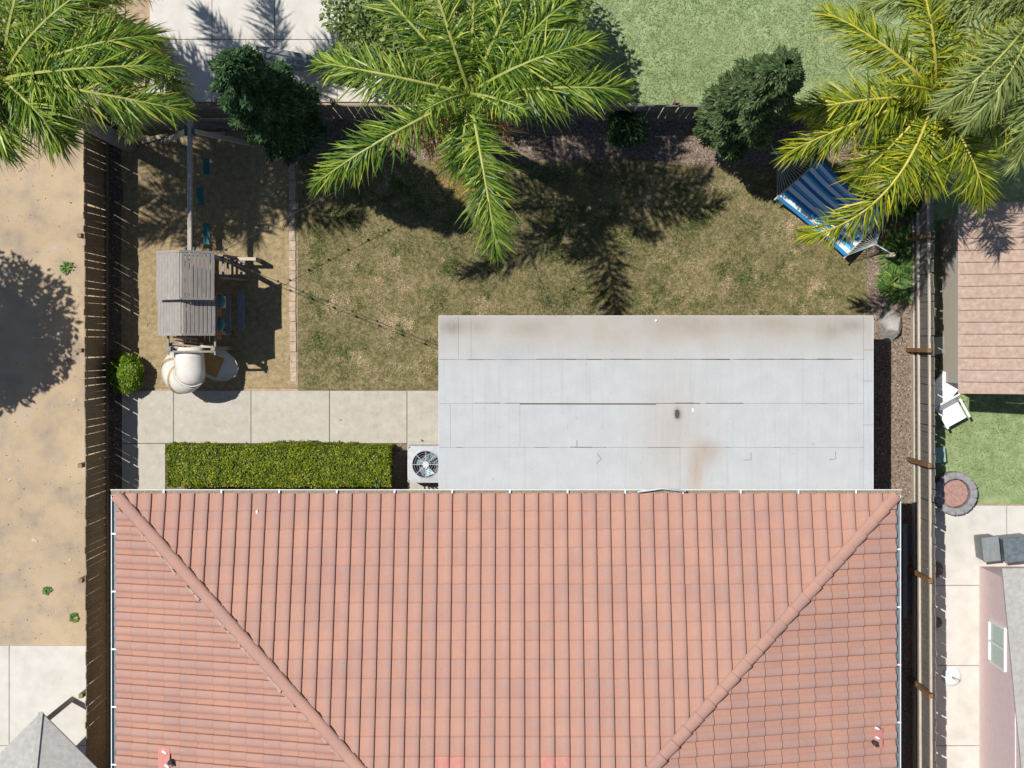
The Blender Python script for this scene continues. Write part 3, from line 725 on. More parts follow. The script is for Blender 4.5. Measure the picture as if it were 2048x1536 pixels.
for k in range(10): x = -hx + .25 + k * (2 * hx - .5) / 9; b.tube([(x, 0, 0), (x, .02, .4)], .02, 5)
b.build('stem', m_bark, hedge)

def ball_pts(n, r, rg, squash=(1, 1, 1), c=(0, 0, 0), low=-1.0):
    d = rg.normal(size=(n * 2, 3)); d /= np.linalg.norm(d, axis=1)[:, None]; d = d[d[:, 2] > low][:n]
    return np.array(c) + d * r * np.array(squash), d
pb = W(250, 748, .55)
bush = thing('bush', 'round clipped bright green bush against the left fence', 'bush', (pb.x, pb.y, 0))
P, N = ball_pts(9000, .42, rng, (.90, 1.06, .95), (0, 0, .42), -.8)
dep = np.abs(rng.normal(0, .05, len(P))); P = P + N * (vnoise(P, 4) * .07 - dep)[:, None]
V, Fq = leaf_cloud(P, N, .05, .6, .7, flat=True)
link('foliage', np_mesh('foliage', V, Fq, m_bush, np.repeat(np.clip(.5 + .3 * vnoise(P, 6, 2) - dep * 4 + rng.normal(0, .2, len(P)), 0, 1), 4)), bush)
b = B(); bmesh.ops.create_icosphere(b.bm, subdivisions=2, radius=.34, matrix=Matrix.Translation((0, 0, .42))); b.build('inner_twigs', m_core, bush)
b = B(); b.tube([(0, 0, 0), (0, 0, .3)], .04, 6); b.build('stem', m_bark, bush)

# ------------------------------------------------------------------ fences
def fence(name, label, p, q, inward, mat, height=1.83, side=-1, post_mat=m_post, rail_mat=None, gaps=(.006, .02), kick=True, npick=300, rails_in=True, low=.45):
    """board fence from p to q; pickets, rails, kick board and posts are each their own part"""
    p, q = Vector(p), Vector(q); d = (q - p); L = d.length; d.normalize(); nrm = Vector(inward)
    t = thing(name, label, 'fence', p, math.atan2(d.y, d.x))
    sgn = 1 if Vector((-d.y, d.x, 0)).dot(nrm) > 0 else -1          # local +y or -y faces the yard
    vs = []
    for k in range(6):
        b = B(); b.box((0, 0, height / 2 + .03 + .0), (.138, .018, height - .04)); vs.append(b.mesh('picket', mat))
    x = 0
    while x < L:
        o = link('picket', vs[R.randrange(6)], t); o.location = (x + .07, R.gauss(0, .002), R.gauss(.0, .012)); o.rotation_euler = (R.gauss(0, .004), R.gauss(0, .006), R.gauss(0, .01))
        x += .140 + R.uniform(*gaps)
    ys = sgn * (1 if rails_in else -1)
    for z in (low, height - .25):
        b = B(); b.box((L / 2, ys * .035, z), (L, .045, .085)); b.build('rail', rail_mat or mat, t)
    if kick:
        b = B(); b.box((L / 2, ys * .025, .12), (L, .03, .22)); b.build('kick_board', rail_mat or mat, t)
    n = int(L / 2.44) + 1; b = B(); b.box((0, 0, (height + .05) / 2), (.09, .09, height + .05), bev=.005); pm = b.mesh('post', post_mat)
    for k in range(n):
        o = link('post', pm, t); o.location = (min(L, k * 2.44 + .3), ys * .105, 0)
    return t
lf0, lf1 = G(212, 236), G(217, 1640)
fence('board_fence', 'brown board fence along the left edge of the yard beside the sand', lf0, lf1, (1, 0, 0), m_fence, gaps=(.003, .013), post_mat=m_fence, rails_in=False, kick=False)
tk = B(); tk.box(((lf0.x + lf1.x) / 2 + .03, (lf0.y + lf1.y) / 2, .10), (.035, (lf0 - lf1).length, .20)); o = tk.build('garden_edging', m_fence); tag(o, 'long brown edging board at the foot of the left fence', 'edging board')
rf0, rf1 = G(1823, 236), G(1829, 1640)
fence('board_fence', 'grey board fence with brown posts and pale rails along the right edge', rf0, rf1, (-1, 0, 0), m_fence2, rail_mat=m_rail, gaps=(.004, .012), low=.66)
fence('board_fence', 'weathered board fence behind the planting bed at the back of the yard', G(219, 236), G(1823, 236), (0, -1, 0), m_fence2, post_mat=m_fence, rails_in=False, kick=False)

# ------------------------------------------------------------------ play set
ps = thing('play_set', 'wooden play tower with grey board roofs, swing beam and white tube slide', 'play set', G(421, 560))
def to_ps(o): o.parent = ps; o.matrix_parent_inverse = Matrix.Translation(-ps.location); return o
def gable(x0, x1, y0, y1, ze, zr, nb, px_ridge):
    """board roof with its ridge along y; every board a part"""
    xr = (x0 + x1) / 2
    r = to_ps(B_roof_frame(x0, x1, y0, y1, ze, zr).build('roof_frame', m_wood_y))
    for side, xe in ((-1, x0), (1, x1)):
        e = Vector((xe, 0, ze)); t = Vector((xr, 0, zr)); d = (t - e); L = d.length; d.normalize()
        ang = math.atan2(d.z, d.x) if side < 0 else math.atan2(-d.z, -d.x)
        for k in range(nb):
            c = e + d * (L * (k + .5) / nb); nn = Vector((-d.z, 0, d.x)) if side < 0 else Vector((d.z, 0, -d.x))
            if nn.z < 0: nn = -nn
            b = B(); b.box((c.x + nn.x * (.02 + .002 * R.random()), (y0 + y1) / 2 + R.gauss(0, .003), c.z + nn.z * .02), (L / nb - (.006 if side < 0 else .026), y1 - y0, .018), Matrix.Rotation(-ang, 3, 'Y') @ Matrix.Rotation(R.gauss(0, .01), 3, 'Y'))
            b.build('roof_board', m_wood_y, r)
        b = B()
        for yy in (y0 + .02, y1 - .02):
            b.bar(e + Vector((0, yy, .045)), t + Vector((0, yy, .045)), .045, .02)
        b.build('trim_board', m_wood_y, r)
def B_roof_frame(x0, x1, y0, y1, ze, zr):
    b = B(); xr = (x0 + x1) / 2
    for yy in (y0 + .1, y1 - .1):
        b.bar((x0 + .02, yy, ze - .035), (xr, yy, zr - .035), .04, .06); b.bar((x1 - .02, yy, ze - .035), (xr, yy, zr - .035), .04, .06)
    b.box((xr, (y0 + y1) / 2, zr - .03), (.05, y1 - y0 - .02, .06))
    return b
ua, ub = W(315, 600, 2.6), W(428, 503, 2.6)
gable(ua.x, ub.x, ua.y, ub.y, 2.6, 3.15, 8, 362)
la, lb = W(318, 671, 2.3), W(430, 601, 2.3)
gable(la.x, lb.x, la.y, lb.y, 2.3, 2.82, 8, 363)
tx0, tx1, ty0, ty1 = ua.x + .12, ub.x - .12, W(0, 700, 1.6).y, ub.y - .08
for x in (tx0, tx1):
    for y, zt in ((ty1, 2.62), (ua.y + .05, 2.62), (la.y + .06, 2.32)):
        b = B(); b.box((x, y, zt / 2), (.09, .09, zt), bev=.006); to_ps(b.build('post', m_wood))
for x in (tx0, tx1):
    b = B(); b.box((x, ty0 + .03, 1.05), (.09, .09, 2.1), bev=.006); to_ps(b.build('post', m_wood))
nbd = 9
for k in range(nbd):
    x = tx0 + (tx1 - tx0) * (k + .5) / nbd
    b = B(); b.box((x, (ty0 + ty1) / 2, 1.36), ((tx1 - tx0) / nbd - .01, ty1 - ty0, .03)); to_ps(b.build('deck_board', m_deckwood))
# railings of the open platform at the slide end
for y in (ty0 + .0, ):
    b = B(); b.box(((tx0 + tx1) / 2, y - .03, 2.0), (tx1 - tx0 + .09, .04, .09)); to_ps(b.build('rail', m_wood))
for x in (tx0 - .03, tx1 + .03):
    b = B(); b.box((x, (ty0 + la.y) / 2, 1.98), (.035, la.y - ty0 + .2, .09)); to_ps(b.build('rail', m_wood))
for k in range(4):
    b = B(); yy = ty0 + .05 + k * .075; b.bar((tx0 + .06, yy, 1.95), (tx0 + .50, yy - .05, 1.62 - .02 * k), .035, .02); to_ps(b.build('slat', m_palewood))
for k in range(6):
    b = B(); b.box((tx0 - .03, ty0 + .12 + k * .3, 1.68), (.02, .07, .52)); to_ps(b.build('slat', m_wood))
b = B(); b.box((tx1 - .18, ty0 + .08, 1.80), (.26, .06, .04)); to_ps(b.build('handle_board', m_palewood))
# right-hand wall of the fort: ladder, bubble windows, counter
for k in range(5):
    b = B(); y = ty1 - .18; b.bar((tx1 + .08 + .05 * (4 - k), y - .22, .22 + k * .28), (tx1 + .08 + .05 * (4 - k), y + .22, .22 + k * .28), .05, .035); to_ps(b.build('ladder_rung', m_wood))
for dy in (-.24, .24):
    b = B(); b.bar((tx1 + .36, ty1 - .18 + dy, 0), (tx1 + .06, ty1 - .18 + dy, 1.5), .04, .09); to_ps(b.build('ladder_rail', m_wood))
for py in (602, 648):
    p = W(433, py, 1.7); b = B(); bmesh.ops.create_uvsphere(b.bm, u_segments=16, v_segments=8, radius=1)
    for v in b.bm.verts: v.co = Vector((v.co.x * .13, v.co.y * .165, v.co.z * .19))
    bmesh.ops.translate(b.bm, verts=b.bm.verts, vec=(tx1 + .06, p.y, 1.7))
    for f in b.bm.faces: f.smooth = True
    to_ps(b.build('bubble_window', m_blue))
b = B(); b.box((tx1 + .045, (la.y + ua.y) / 2 + .05, 1.68), (.03, 1.0, .6)); to_ps(b.build('wall_panel', m_deckwood))
q = W(446, 604, 1.2); b = B(); b.box((q.x, q.y, 1.2), (.08, .26, .24), bev=.01); to_ps(b.build('toy_box', m_plastic))
b = B(); b.box((W(456, 628, .78).x, W(0, 628, .78).y, .78), (.11, .86, .04), bev=.008); to_ps(b.build('counter', m_bluegrey))
for y in (W(0, 590, .8).y, W(0, 662, .8).y):
    b = B(); b.box((tx1 + .11, y, .72), (.24, .05, .07)); to_ps(b.build('bracket', m_deckwood))
bp = G(488, 623); bench = thing('bench', 'narrow blue grey plank bench in the shade of the play tower', 'bench', (bp.x, bp.y, 0))
b = B(); b.box((0, 0, .40), (.155, .86, .04), bev=.006); b.build('seat', m_bluegrey, bench)
for y in (-.33, .33):
    b = B(); b.box((0, y, .19), (.13, .06, .38)); b.build('leg', m_wood, bench)
# beam with A-frame
zb = 2.30
be0, be1 = W(380, 250, zb), W(380, 512, zb); bx = (be0.x + be1.x) / 2
b = B(); b.box((bx, (be0.y + be1.y) / 2, zb), (.088, be0.y - be1.y + .2, .14), bev=.008); to_ps(b.build('swing_beam', m_beam))
ay = W(0, 262, zb).y
for dx, dy in ((-1.05, .06), (1.05, -.02), (-.62, -.5), (.62, .5)):
    if abs(dx) < 1: continue
    b = B(); b.bar((bx + .06 * (1 if dx > 0 else -1), ay, zb), (bx + dx, ay + dy, 0), .09, .09); to_ps(b.build('leg', m_palewood))
b = B(); b.bar((bx - .55, ay + .07, 1.15), (bx + .55, ay + .07, 1.15), .04, .09); to_ps(b.build('cross_brace', m_wood))
for dx in (-.09, .09):
    b = B(); b.box((bx + dx, ay - .0, zb), (.03, .18, .2)); to_ps(b.build('bracket_plate', m_teal))
for dx in (-.09, .09):
    b = B(); b.box((bx + dx, be1.y + .12, zb), (.03, .12, .2)); to_ps(b.build('bracket_plate', m_teal))
b = B(); s0, s1 = W(437, 517, .7), W(512, 518, .7); b.bar(s0, s1, .07, .07); to_ps(b.build('side_rail', m_palewood))
b = B(); b.box((s1.x - .03, s1.y, .34), (.08, .08, .68)); to_ps(b.build('side_post', m_wood))
# swings hang from the beam
def swing(label, py, len_y, zs, tilt=0, px=413):
    p = W(px, py, zs); t = thing('swing', label, 'swing', (p.x, p.y, 0), tilt, 'swings on the play set')
    b = B(); n = 10
    for s, off in ((1, 0), (1, 1)): pass
    prev = None
    for k in range(n + 1):
        y = (k / n - .5) * len_y; z = zs + .55 * y * y; v = [(-.075, y, z), (.075, y, z)]
        ring = [b.bm.verts.new((-.07, y, z)), b.bm.verts.new((0, y, z - .012)), b.bm.verts.new((.07, y, z)), b.bm.verts.new((.07, y, z - .014)), b.bm.verts.new((0, y, z - .026)), b.bm.verts.new((-.07, y, z - .014))]
        if prev:
            for i in range(6): b.bm.faces.new((prev[i], prev[(i + 1) % 6], ring[(i + 1) % 6], ring[i]))
        prev = ring
    b.build('seat', m_teal, t)
    for s in (-1, 1):
        y = s * len_y / 2; b = B(); z0 = zs + .55 * y * y
        k = 26; pts = [Vector((0, y, z0)).lerp(Vector((bx - p.x, y * .95, zb - .07)), i / k) for i in range(k + 1)]
        b.tube(pts, [.009 if i % 2 else .005 for i in range(k + 1)], 5); b.build('chain', m_chain, t)
swing('green belt swing nearest the grey tower roof', 468, .46, .5)
swing('green belt swing nearest the back fence', 333, .36, .52)
swing('dark narrow swing hanging between the two green belt swings', 392, .40, .55, .1, 401)
# tube slide
cx, cy = W(368, 738, 1.1)[:2]
pts = []; rt = .325
start = Vector((cx + .20, ty0 + .12, 1.62)); pts.append(start); pts.append(Vector((cx + .20, ty0 - .08, 1.58)))
ang0 = 0.0
for k in range(19):
    t = -k * math.radians(15); f = k / 18
    pts.append(Vector((cx + .21 * math.cos(t), cy + .21 * math.sin(t), 1.50 - .95 * f)))
end = W(470, 722, .25); l0 = pts[-1]
slide = to_ps(B_slide := None) if False else None
sl = bpy.data.objects.new('tube_slide', None); C.objects.link(sl); to_ps(sl)
segs = [(0, 4), (4, 9), (9, 14), (14, 20)]
for a_, b_ in segs:
    b = B(); b.tube(pts[a_:b_ + 1], rt, 20, False)
    for f in b.bm.faces: f.smooth = True
    o = b.build('tube_segment', m_plastic, sl)
    md = o.modifiers.new('solid', 'SOLIDIFY'); md.thickness = .012
for k in (4, 9, 14):
    b = B(); t = (pts[k + 1] - pts[k - 1]).normalized()
    b.tube([pts[k] - t * .018, pts[k] + t * .018], rt + .022, 20, False); o = b.build('seam_flange', m_seam if k != 4 else m_plastic, sl)
    md = o.modifiers.new('solid', 'SOLIDIFY'); md.thickness = .02
# exit chute: open half pipe sweeping out to the right
b = B(); rows_ = []; n = 12
ex = [p_ - Vector((.13, .0, .0)) for p_ in [Vector((cx + .02, cy + .34, .55)), Vector((cx + .28, cy + .30, .44)), Vector((cx + .52, cy + .18, .34)), Vector((cx + .80, cy + .06, .27)), Vector((cx + 1.02, cy - .02, .24)), Vector((cx + 1.16, cy - .06, .235))]]
for i, p in enumerate(ex):
    t = (ex[min(i + 1, len(ex) - 1)] - ex[max(0, i - 1)]); t.z = 0; t.normalize(); s = Vector((-t.y, t.x, 0))
    w = [.30, .31, .33, .35, .27, .12][i]; rows_.append([b.bm.verts.new(p + s * w * math.cos(math.pi * j / n) + Vector((0, 0, .22 - .22 * math.sin(math.pi * j / n) * (1 if i < 5 else .7)))) for j in range(n + 1)])
for i in range(len(rows_) - 1):
    for j in range(n):
        f = b.bm.faces.new((rows_[i][j], rows_[i][j + 1], rows_[i + 1][j + 1], rows_[i + 1][j])); f.smooth = True
        f.material_index = 1 if 1 <= i <= 2 and 3 < j < n - 2 else 0
o = b.build('exit_chute', [m_plastic, m_trough_glow], sl); md = o.modifiers.new('solid', 'SOLIDIFY'); md.thickness = .015
# timbers lying by the A-frame
for (x0, y0, x1, y1, lab, mt) in ((384, 268, 452, 269, 'pale timber lying on the sand by the back fence', m_palewood), (396, 247, 474, 258, 'grey timber lying in the shade right behind the pale one', m_wood), (285, 284, 338, 270, 'short pale timber lying crooked left of the swing beam', m_palewood)):
    p, q = G(x0, y0, .06), G(x1, y1, .06); b = B(); b.bar(p, q, .09, .09); o = b.build('timber', mt); tag(o, lab, 'timber', 'timbers by the swing')
# paver edging between sand and lawn
edge = thing('paver_edging', 'single row of tan pavers dividing the sand from the lawn', 'edging', G(587, 600))
b = B(); b.box((0, 0, .02), (.145, .222, .07), bev=.012); pv = b.mesh('paver', m_brick)
for k in range(22):
    py = 330 + k * 20.2; o = link('paver', pv, edge); g = G(584.5 + k * .12, py)
    o.location = (g.x - edge.location.x + R.gauss(0, .004), g.y - edge.location.y, R.gauss(.0, .006) - (.028 if k > 18 else 0)); o.rotation_euler = (R.gauss(0, .02), R.gauss(0, .02), R.gauss(0, .025))

# ------------------------------------------------------------------ plants
def trunk_mesh(h, r0, r1, lean=(0, 0), rings=True, n=12):
    b = B(); k = max(6, int(h / .22)); pts, rs = [], []
    for i in range(k + 1):
        f = i / k; pts.append((lean[0] * f * f, lean[1] * f * f, h * f)); rs.append((r0 + (r1 - r0) * f) * (1.04 if rings and i % 2 else 1))
    b.tube(pts, rs, n); return b
def frond_mesh(seed, reach, el0, droop, ll=.72, bend=0.0, mats=(m_palm, m_rachis), nl=112, wid=.030, tone=0.0):
    """arching feather leaf: rib plus plumose leaflets; grows along +x from the origin"""
    g = np.random.default_rng(seed); n = 26
    def rib(L):
        p = Vector((0, 0, 0)); out = [p.copy()]
        for i in range(n):
            t = (i + .5) / n; e = el0 - droop * t ** 1.25; yw = bend * t * t
            p = p + Vector((math.cos(e) * math.cos(yw), math.cos(e) * math.sin(yw), math.sin(e))) * (L / n); out.append(p.copy())
        return out
    L = 1.0; r = rib(L); L = reach / max(.2, math.hypot(r[-1].x, r[-1].y)); r = rib(L)
    V, Fq, rnd, mi = [], [], [], []
    # rib as a 5-sided tube
    for i, p in enumerate(r):
        t = (r[min(i + 1, n)] - r[max(i - 1, 0)]).normalized(); s = Vector((-t.y, t.x, 0)).normalized(); u = t.cross(s); rad = .032 * (1 - i / n) ** .7 + .005
        for j in range(5):
            q = 2 * math.pi * j / 5; V.append(tuple(p + s * rad * math.cos(q) - u * rad * math.sin(q))); rnd.append(.7)
    for i in range(n):
        for j in range(5): Fq.append((i * 5 + j, i * 5 + (j + 1) % 5, (i + 1) * 5 + (j + 1) % 5, (i + 1) * 5 + j)); mi.append(1)
    for k in range(nl):
        t = .10 + .90 * (k + g.random() * .6) / nl; x = t * n; i = min(n - 1, int(x)); f = x - i; p = r[i].lerp(r[i + 1], f)
        T = (r[i + 1] - r[i]).normalized(); S = Vector((-T.y, T.x, 0)).normalized(); U = T.cross(S) * -1
        if U.z < 0: U = -U
        prof = min(1, .45 + 2.2 * (t - .1)) * (1 - max(0, (t - .55) / .45) ** 1.6 * .55)
        for sd in (-1, 1):
            if g.random() < .07: continue
            for rep in range(1 if g.random() < .45 else 2):
                psi = g.choice([-.4, .1, .7]) + g.normal(0, .24); phi = .40 + .75 * t ** 2 + g.normal(0, .19)
                d = (S * sd * math.cos(psi) + U * math.sin(psi)) * math.cos(phi) + T * math.sin(phi); d.normalize()
                ln = ll * prof * g.uniform(.68, 1.15); dr = g.uniform(.2, .95); curl = g.normal(0, .16); w = wid * g.uniform(.7, 1.2)
                wv = d.cross(U)
                if wv.length < .05: wv = T.copy()
                wv.normalize(); tw = g.normal(0, .5); wv = (wv * math.cos(tw) + d.cross(wv) * math.sin(tw))
                base = len(V); cc = float(np.clip(.52 + tone + g.normal(0, .27), 0, 1))
                for (s_, ws) in ((0, .55), (.38, 1), (.75, .75), (1, .06)):
                    q = p + d * (ln * s_) + Vector((0, 0, -dr * ln * s_ * s_)) + T * (curl * ln * s_ * s_); V.append(tuple(q + wv * w * ws * .5)); V.append(tuple(q - wv * w * ws * .5)); rnd += [cc * (.8 if s_ == 0 else 1)] * 2
                for a in range(3): Fq.append((base + 2 * a, base + 2 * a + 1, base + 2 * a + 3, base + 2 * a + 2)); mi.append(0)
    return np_mesh('frond', V, Fq, list(mats), rnd, False, mi)
def palm(label, plan, z, fronds, mats, trunk_r=.17, extra=0, seed=0, wid=.030, lean=(0, 0), group='feather palms'):
    """fronds: list of (dx, dy, reach, el0, droop, bend) with dx,dy a picture-plane heading"""
    t = thing('palm_tree', label, 'palm tree', (plan.x, plan.y, 0), 0, group)
    trunk_mesh(z - .25, trunk_r * 1.15, trunk_r * .8, lean).build('trunk', m_trunk, t)
    b = B(); b.tube([(lean[0], lean[1], z - .55), (lean[0], lean[1], z - .1), (lean[0], lean[1], z + .25)], [.13, .12, .03], 10); b.build('crown_shaft', mats[1], t)
    g = random.Random(seed)
    for i, (dx, dy, reach, el0, droop, bend) in enumerate(fronds):
        o = link('frond', frond_mesh(seed * 50 + i, reach, el0, droop, g.uniform(.64, .78), bend, mats, wid=wid), t)
        o.location = (lean[0], lean[1], z + g.uniform(-.1, .1)); o.rotation_euler = (g.gauss(0, .06), 0, math.atan2(-dy, dx))
    for k in range(4):      # last year's fronds hang dry against the trunk
        o = link('frond', frond_mesh(seed * 50 + 20 + k, g.uniform(.7, 1.2), .15, 1.9, .5, g.uniform(-.3, .3), (m_dry, m_stalk), 46, .03), t); o['label'] = 'dry brown hanging frond'
        o.location = (lean[0], lean[1], z - .15); o.rotation_euler = (0, 0, g.uniform(0, 6.28))
    for k in range(3):      # young spears in the heart
        o = link('frond', frond_mesh(seed * 50 + 25 + k, g.uniform(.7, 1.3), 1.3, .9, .4, 0, mats, 50, .03), t)
        o.location = (lean[0], lean[1], z + .1); o.rotation_euler = (0, 0, g.uniform(0, 6.28))
    shared = [frond_mesh(seed * 50 + 30 + k, 2.5 + .2 * k, .9 - .12 * k, 1.5, .62, .15 * (k - 1), mats, wid=wid) for k in range(3)] if extra else []
    for i in range(extra):
        o = link('frond', shared[i % 3], t); o.location = (lean[0], lean[1], z + g.uniform(-.05, .25)); o.rotation_euler = (g.gauss(0, .1), g.gauss(0, .1), g.uniform(0, 6.28))
    return t
# middle palm: the fronds that hang over the lawn
mp = G(956, 279)
pm = palm('tall green palm whose drooping fronds hang over the middle of the lawn', mp, 6.5, [
    (-335, 180, 3.25, .62, 1.35, .10), (70, 330, 2.95, .60, 1.30, -.12), (-22, 150, 1.25, .55, 2.3, .1), (300, -12, 2.75, .75, 1.4, -.05),
    (180, -160, 2.6, .8, 1.4, 0), (20, -240, 2.7, .8, 1.4, .1), (-170, -190, 2.8, .8, 1.5, 0), (-300, -50, 2.8, .75, 1.5, -.1), (120, -260, 2.3, 1.0, 1.5, 0), (-80, -260, 2.3, 1.05, 1.5, 0), (280, -90, 2.4, 1.0, 1.5, 0)],
    (m_palm, m_rachis), seed=3)
b = B(); r0 = Vector((0, 0, 6.3)); tip = W(800, 278, 4.6) - Vector((mp.x, mp.y, 0))
st = [r0.lerp(tip, i / 8) + Vector((0, 0, .35 * math.sin(math.pi * i / 8))) for i in range(9)]
b.tube(st, .022, 6); g_ = random.Random(4)
for i in range(90):
    p = st[4].lerp(st[8], g_.random()); d = Vector((g_.gauss(-.6, .5), g_.gauss(-.4, .5), g_.gauss(-.5, .5))).normalized() * g_.uniform(.15, .42)
    b.tube([p, p + d * .5 + Vector((0, 0, .02)), p + d + Vector((0, 0, -.08))], [.008, .007, .004], 4)
o = b.build('fruit_stalk', m_stalk, pm)
# left palm
palm('palm behind the left corner of the sand, fronds shading the swings', G(262, 292), 6.7, [
    (380, 72, 3.35, .6, 1.35, .03), (130, 130, 1.5, .6, 1.9, 0), (330, -20, 3.0, .8, 1.4, 0), (290, -70, 2.9, .8, 1.4, 0), (200, -150, 2.8, .9, 1.4, 0), (80, -220, 2.8, .8, 1.4, 0), (-80, -220, 2.7, .9, 1.5, 0), (-20, 150, 1.3, .5, 1.9, 0),
    (-220, -120, 2.6, .9, 1.5, 0), (-260, -10, 2.6, .8, 1.4, 0), (-200, 110, 1.9, .6, 1.6, 0)], (m_palm, m_rachis), seed=5, trunk_r=.15, lean=(-.72, .42))
# right, yellower palm
palm('yellow green palm leaning over the blue hammock', G(1729, 275), 6.0, [
    (-290, 105, 2.95, .55, 1.3, .05), (-37, 93, 3.5, .55, 1.35, -1.2), (-120, 130, 2.0, .5, 1.6, 0), (-250, 20, 2.6, .8, 1.4, .1), (-180, -120, 2.6, .8, 1.4, 0), (20, -250, 2.7, .8, 1.4, 0), (170, -160, 2.8, .8, 1.4, 0),
    (260, 0, 2.9, .7, 1.4, 0), (230, 130, 2.8, .6, 1.4, 0), (110, 220, 2.2, .6, 1.6, 0), (-20, 200, 1.7, .5, 1.8, .1), (-60, -230, 2.4, 1.1, 1.5, 0), (120, -40, 2.2, 1.2, 1.5, 0)], (m_palm_y, m_rachis_y), seed=8)
palm('palm beyond the back right corner, behind the yellow green palm', G(1860, 160), 6.8, [], (m_palm_pale, m_rachis), extra=15, seed=11)
palm('pale palm in the far left neighbour yard above the concrete', G(330, 120), 5.4, [], (m_palm_pale, m_rachis), extra=14, seed=14)

def column_tree(name, label, plan, h, r, mat, n=30000, seed=0, low=.3, top_pow=.6):
    g = np.random.default_rng(seed); t = thing(name, label, 'tree', (plan.x, plan.y, 0), 0, None)
    trunk_mesh(h * .8, .14, .05, rings=False).build('trunk', m_bark, t)
    zz = g.random(n) ** .9; prof = np.minimum(1, (zz + .12) * 3.2) * (1 - zz ** 2.6) ** top_pow
    an = g.uniform(0, 2 * math.pi, n)
    lump = 1 + .16 * np.sin(an * 5 + zz * 17) + .12 * np.sin(an * 9 - zz * 31 + 2)
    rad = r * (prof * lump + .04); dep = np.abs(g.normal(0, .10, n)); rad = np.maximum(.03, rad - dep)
    P = np.stack([rad * np.cos(an), rad * np.sin(an), low + zz * (h - low)], 1); N = np.stack([np.cos(an), np.sin(an), np.full(n, .5)], 1)
    P += N * (vnoise(P, 2.3, seed) * .13)[:, None]
    V, Fq = leaf_cloud(P, N, .095, .42, .5, .1, g)
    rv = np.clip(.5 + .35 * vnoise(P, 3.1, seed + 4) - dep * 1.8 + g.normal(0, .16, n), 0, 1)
    link('crown', np_mesh('crown', V, Fq, mat, np.repeat(rv, 4)), t)
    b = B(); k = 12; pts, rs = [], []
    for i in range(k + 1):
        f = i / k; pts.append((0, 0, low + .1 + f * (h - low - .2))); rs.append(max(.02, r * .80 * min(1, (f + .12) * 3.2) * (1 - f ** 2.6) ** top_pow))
    b.tube(pts, rs, 12); b.build('shade_hull', m_core, t); return t  # solid dark hull added inside the crown to block light
column_tree('conifer_tree', 'tall dark column conifer at the back beside the sand area', G(603, 270), 9.5, .69, m_conifer2, seed=21)
column_tree('conifer_tree', 'tall grey green conifer at the back near the hammock', G(1440, 268), 9.0, .68, m_conifer, seed=22)
def crown_tree(name, label, plan, h, r, mat, n=9000, seed=0, leaf=.12, cat='tree', blobs=9, flat=.75):
    g = np.random.default_rng(seed); t = thing(name, label, cat, (plan.x, plan.y, 0))
    b = trunk_mesh(h * .55, .06 * r + .04, .04 * r + .02, rings=False)
    cs = []
    for k in range(blobs):
        a = 6.283 * k / blobs + g.normal(0, .3); q = r * .58 * g.uniform(.4, 1.1)
        cs.append((q * math.cos(a), q * math.sin(a), h * g.uniform(.62, .88), r * g.uniform(.36, .55)))
        b.tube([(0, 0, h * .4), (q * .5 * math.cos(a), q * .5 * math.sin(a), h * .58), cs[-1][:3]], [.035 * r + .015, .025 * r + .01, .01], 6)
    cs.append((0, 0, h * .85, r * .5)); b.build('trunk', m_bark, t)
    Ps, Ns = [], []
    for c in cs:
        P, N = ball_pts(n // len(cs), 1, g); u = g.random(len(P)) ** .35
        Ps.append(np.array(c[:3]) + P * c[3] * u[:, None] * np.array((1, 1, flat))); Ns.append(N)
    P, N = np.concatenate(Ps), np.concatenate(Ns)
    V, Fq = leaf_cloud(P, N, leaf, .55, .8, .1, g)
    rv = np.clip(.5 + .3 * vnoise(P, 1.6, seed) + g.normal(0, .2, len(P)), 0, 1)
    link('crown', np_mesh('crown', V, Fq, mat, np.repeat(rv, 4)), t); return t
crown_tree('broadleaf_tree', 'wide pale green tree behind the back fence left of the neighbour lawn', G(1065, 80), 3.9, 1.7, m_tree, 11000, 31)
crown_tree('broadleaf_tree', 'bushy yellowish tree behind the back fence by the concrete patio', G(775, 110), 3.6, 1.25, m_tree, 8000, 32)
crown_tree('broadleaf_tree', 'low spreading tree behind the back fence between the two conifers', G(905, 150), 3.0, 1.1, m_tree, 7000, 33)
crown_tree('broadleaf_tree', 'large tree in the dry dirt yard beyond the left picture edge', G(-195, 610), 6.2, 2.1, m_tree, 12000, 34, .16)
crown_tree('shrub', 'dark round shrub in the bed under the middle palm', G(1245, 268), 1.3, .55, m_conifer2, 4500, 35, .08, 'shrub', 6)
crown_tree('shrub', 'low leafy shrub at the foot of the right fence by the hammock', G(1795, 400), .9, .50, m_plant, 3500, 36, .10, 'shrub', 6)
def strap_plant(name, label, px, py, n, rad, h, seed, group=None):
    g = np.random.default_rng(seed); p = G(px, py); t = thing(name, label, 'plant', (p.x, p.y, 0), 0, group); V, Fq, rv = [], [], []
    for i in range(n):
        a = g.uniform(0, 6.283); q = rad * math.sqrt(g.random()) * .75; L = h * g.uniform(.6, 1.2); base = np.array((q * math.cos(a), q * math.sin(a), 0)); a2 = a + g.normal(0, .9)
        out = np.array((math.cos(a2), math.sin(a2), 0)); sd = np.array((-out[1], out[0], 0)); c = np.clip(.5 + g.normal(0, .24), 0, 1); k0 = len(V)
        for s, w in ((0, .6), (.4, 1), (.75, .8), (1, .08)):
            q_ = base + out * L * .7 * s ** 1.2 + np.array((0, 0, L * (.95 * s - .55 * s * s) + .02)); V += [q_ + sd * .017 * w, q_ - sd * .017 * w]; rv += [c, c]
        for k in range(3): Fq.append((k0 + 2 * k, k0 + 2 * k + 1, k0 + 2 * k + 3, k0 + 2 * k + 2))
    link('foliage', np_mesh('foliage', V, Fq, m_plant, rv), t); return t
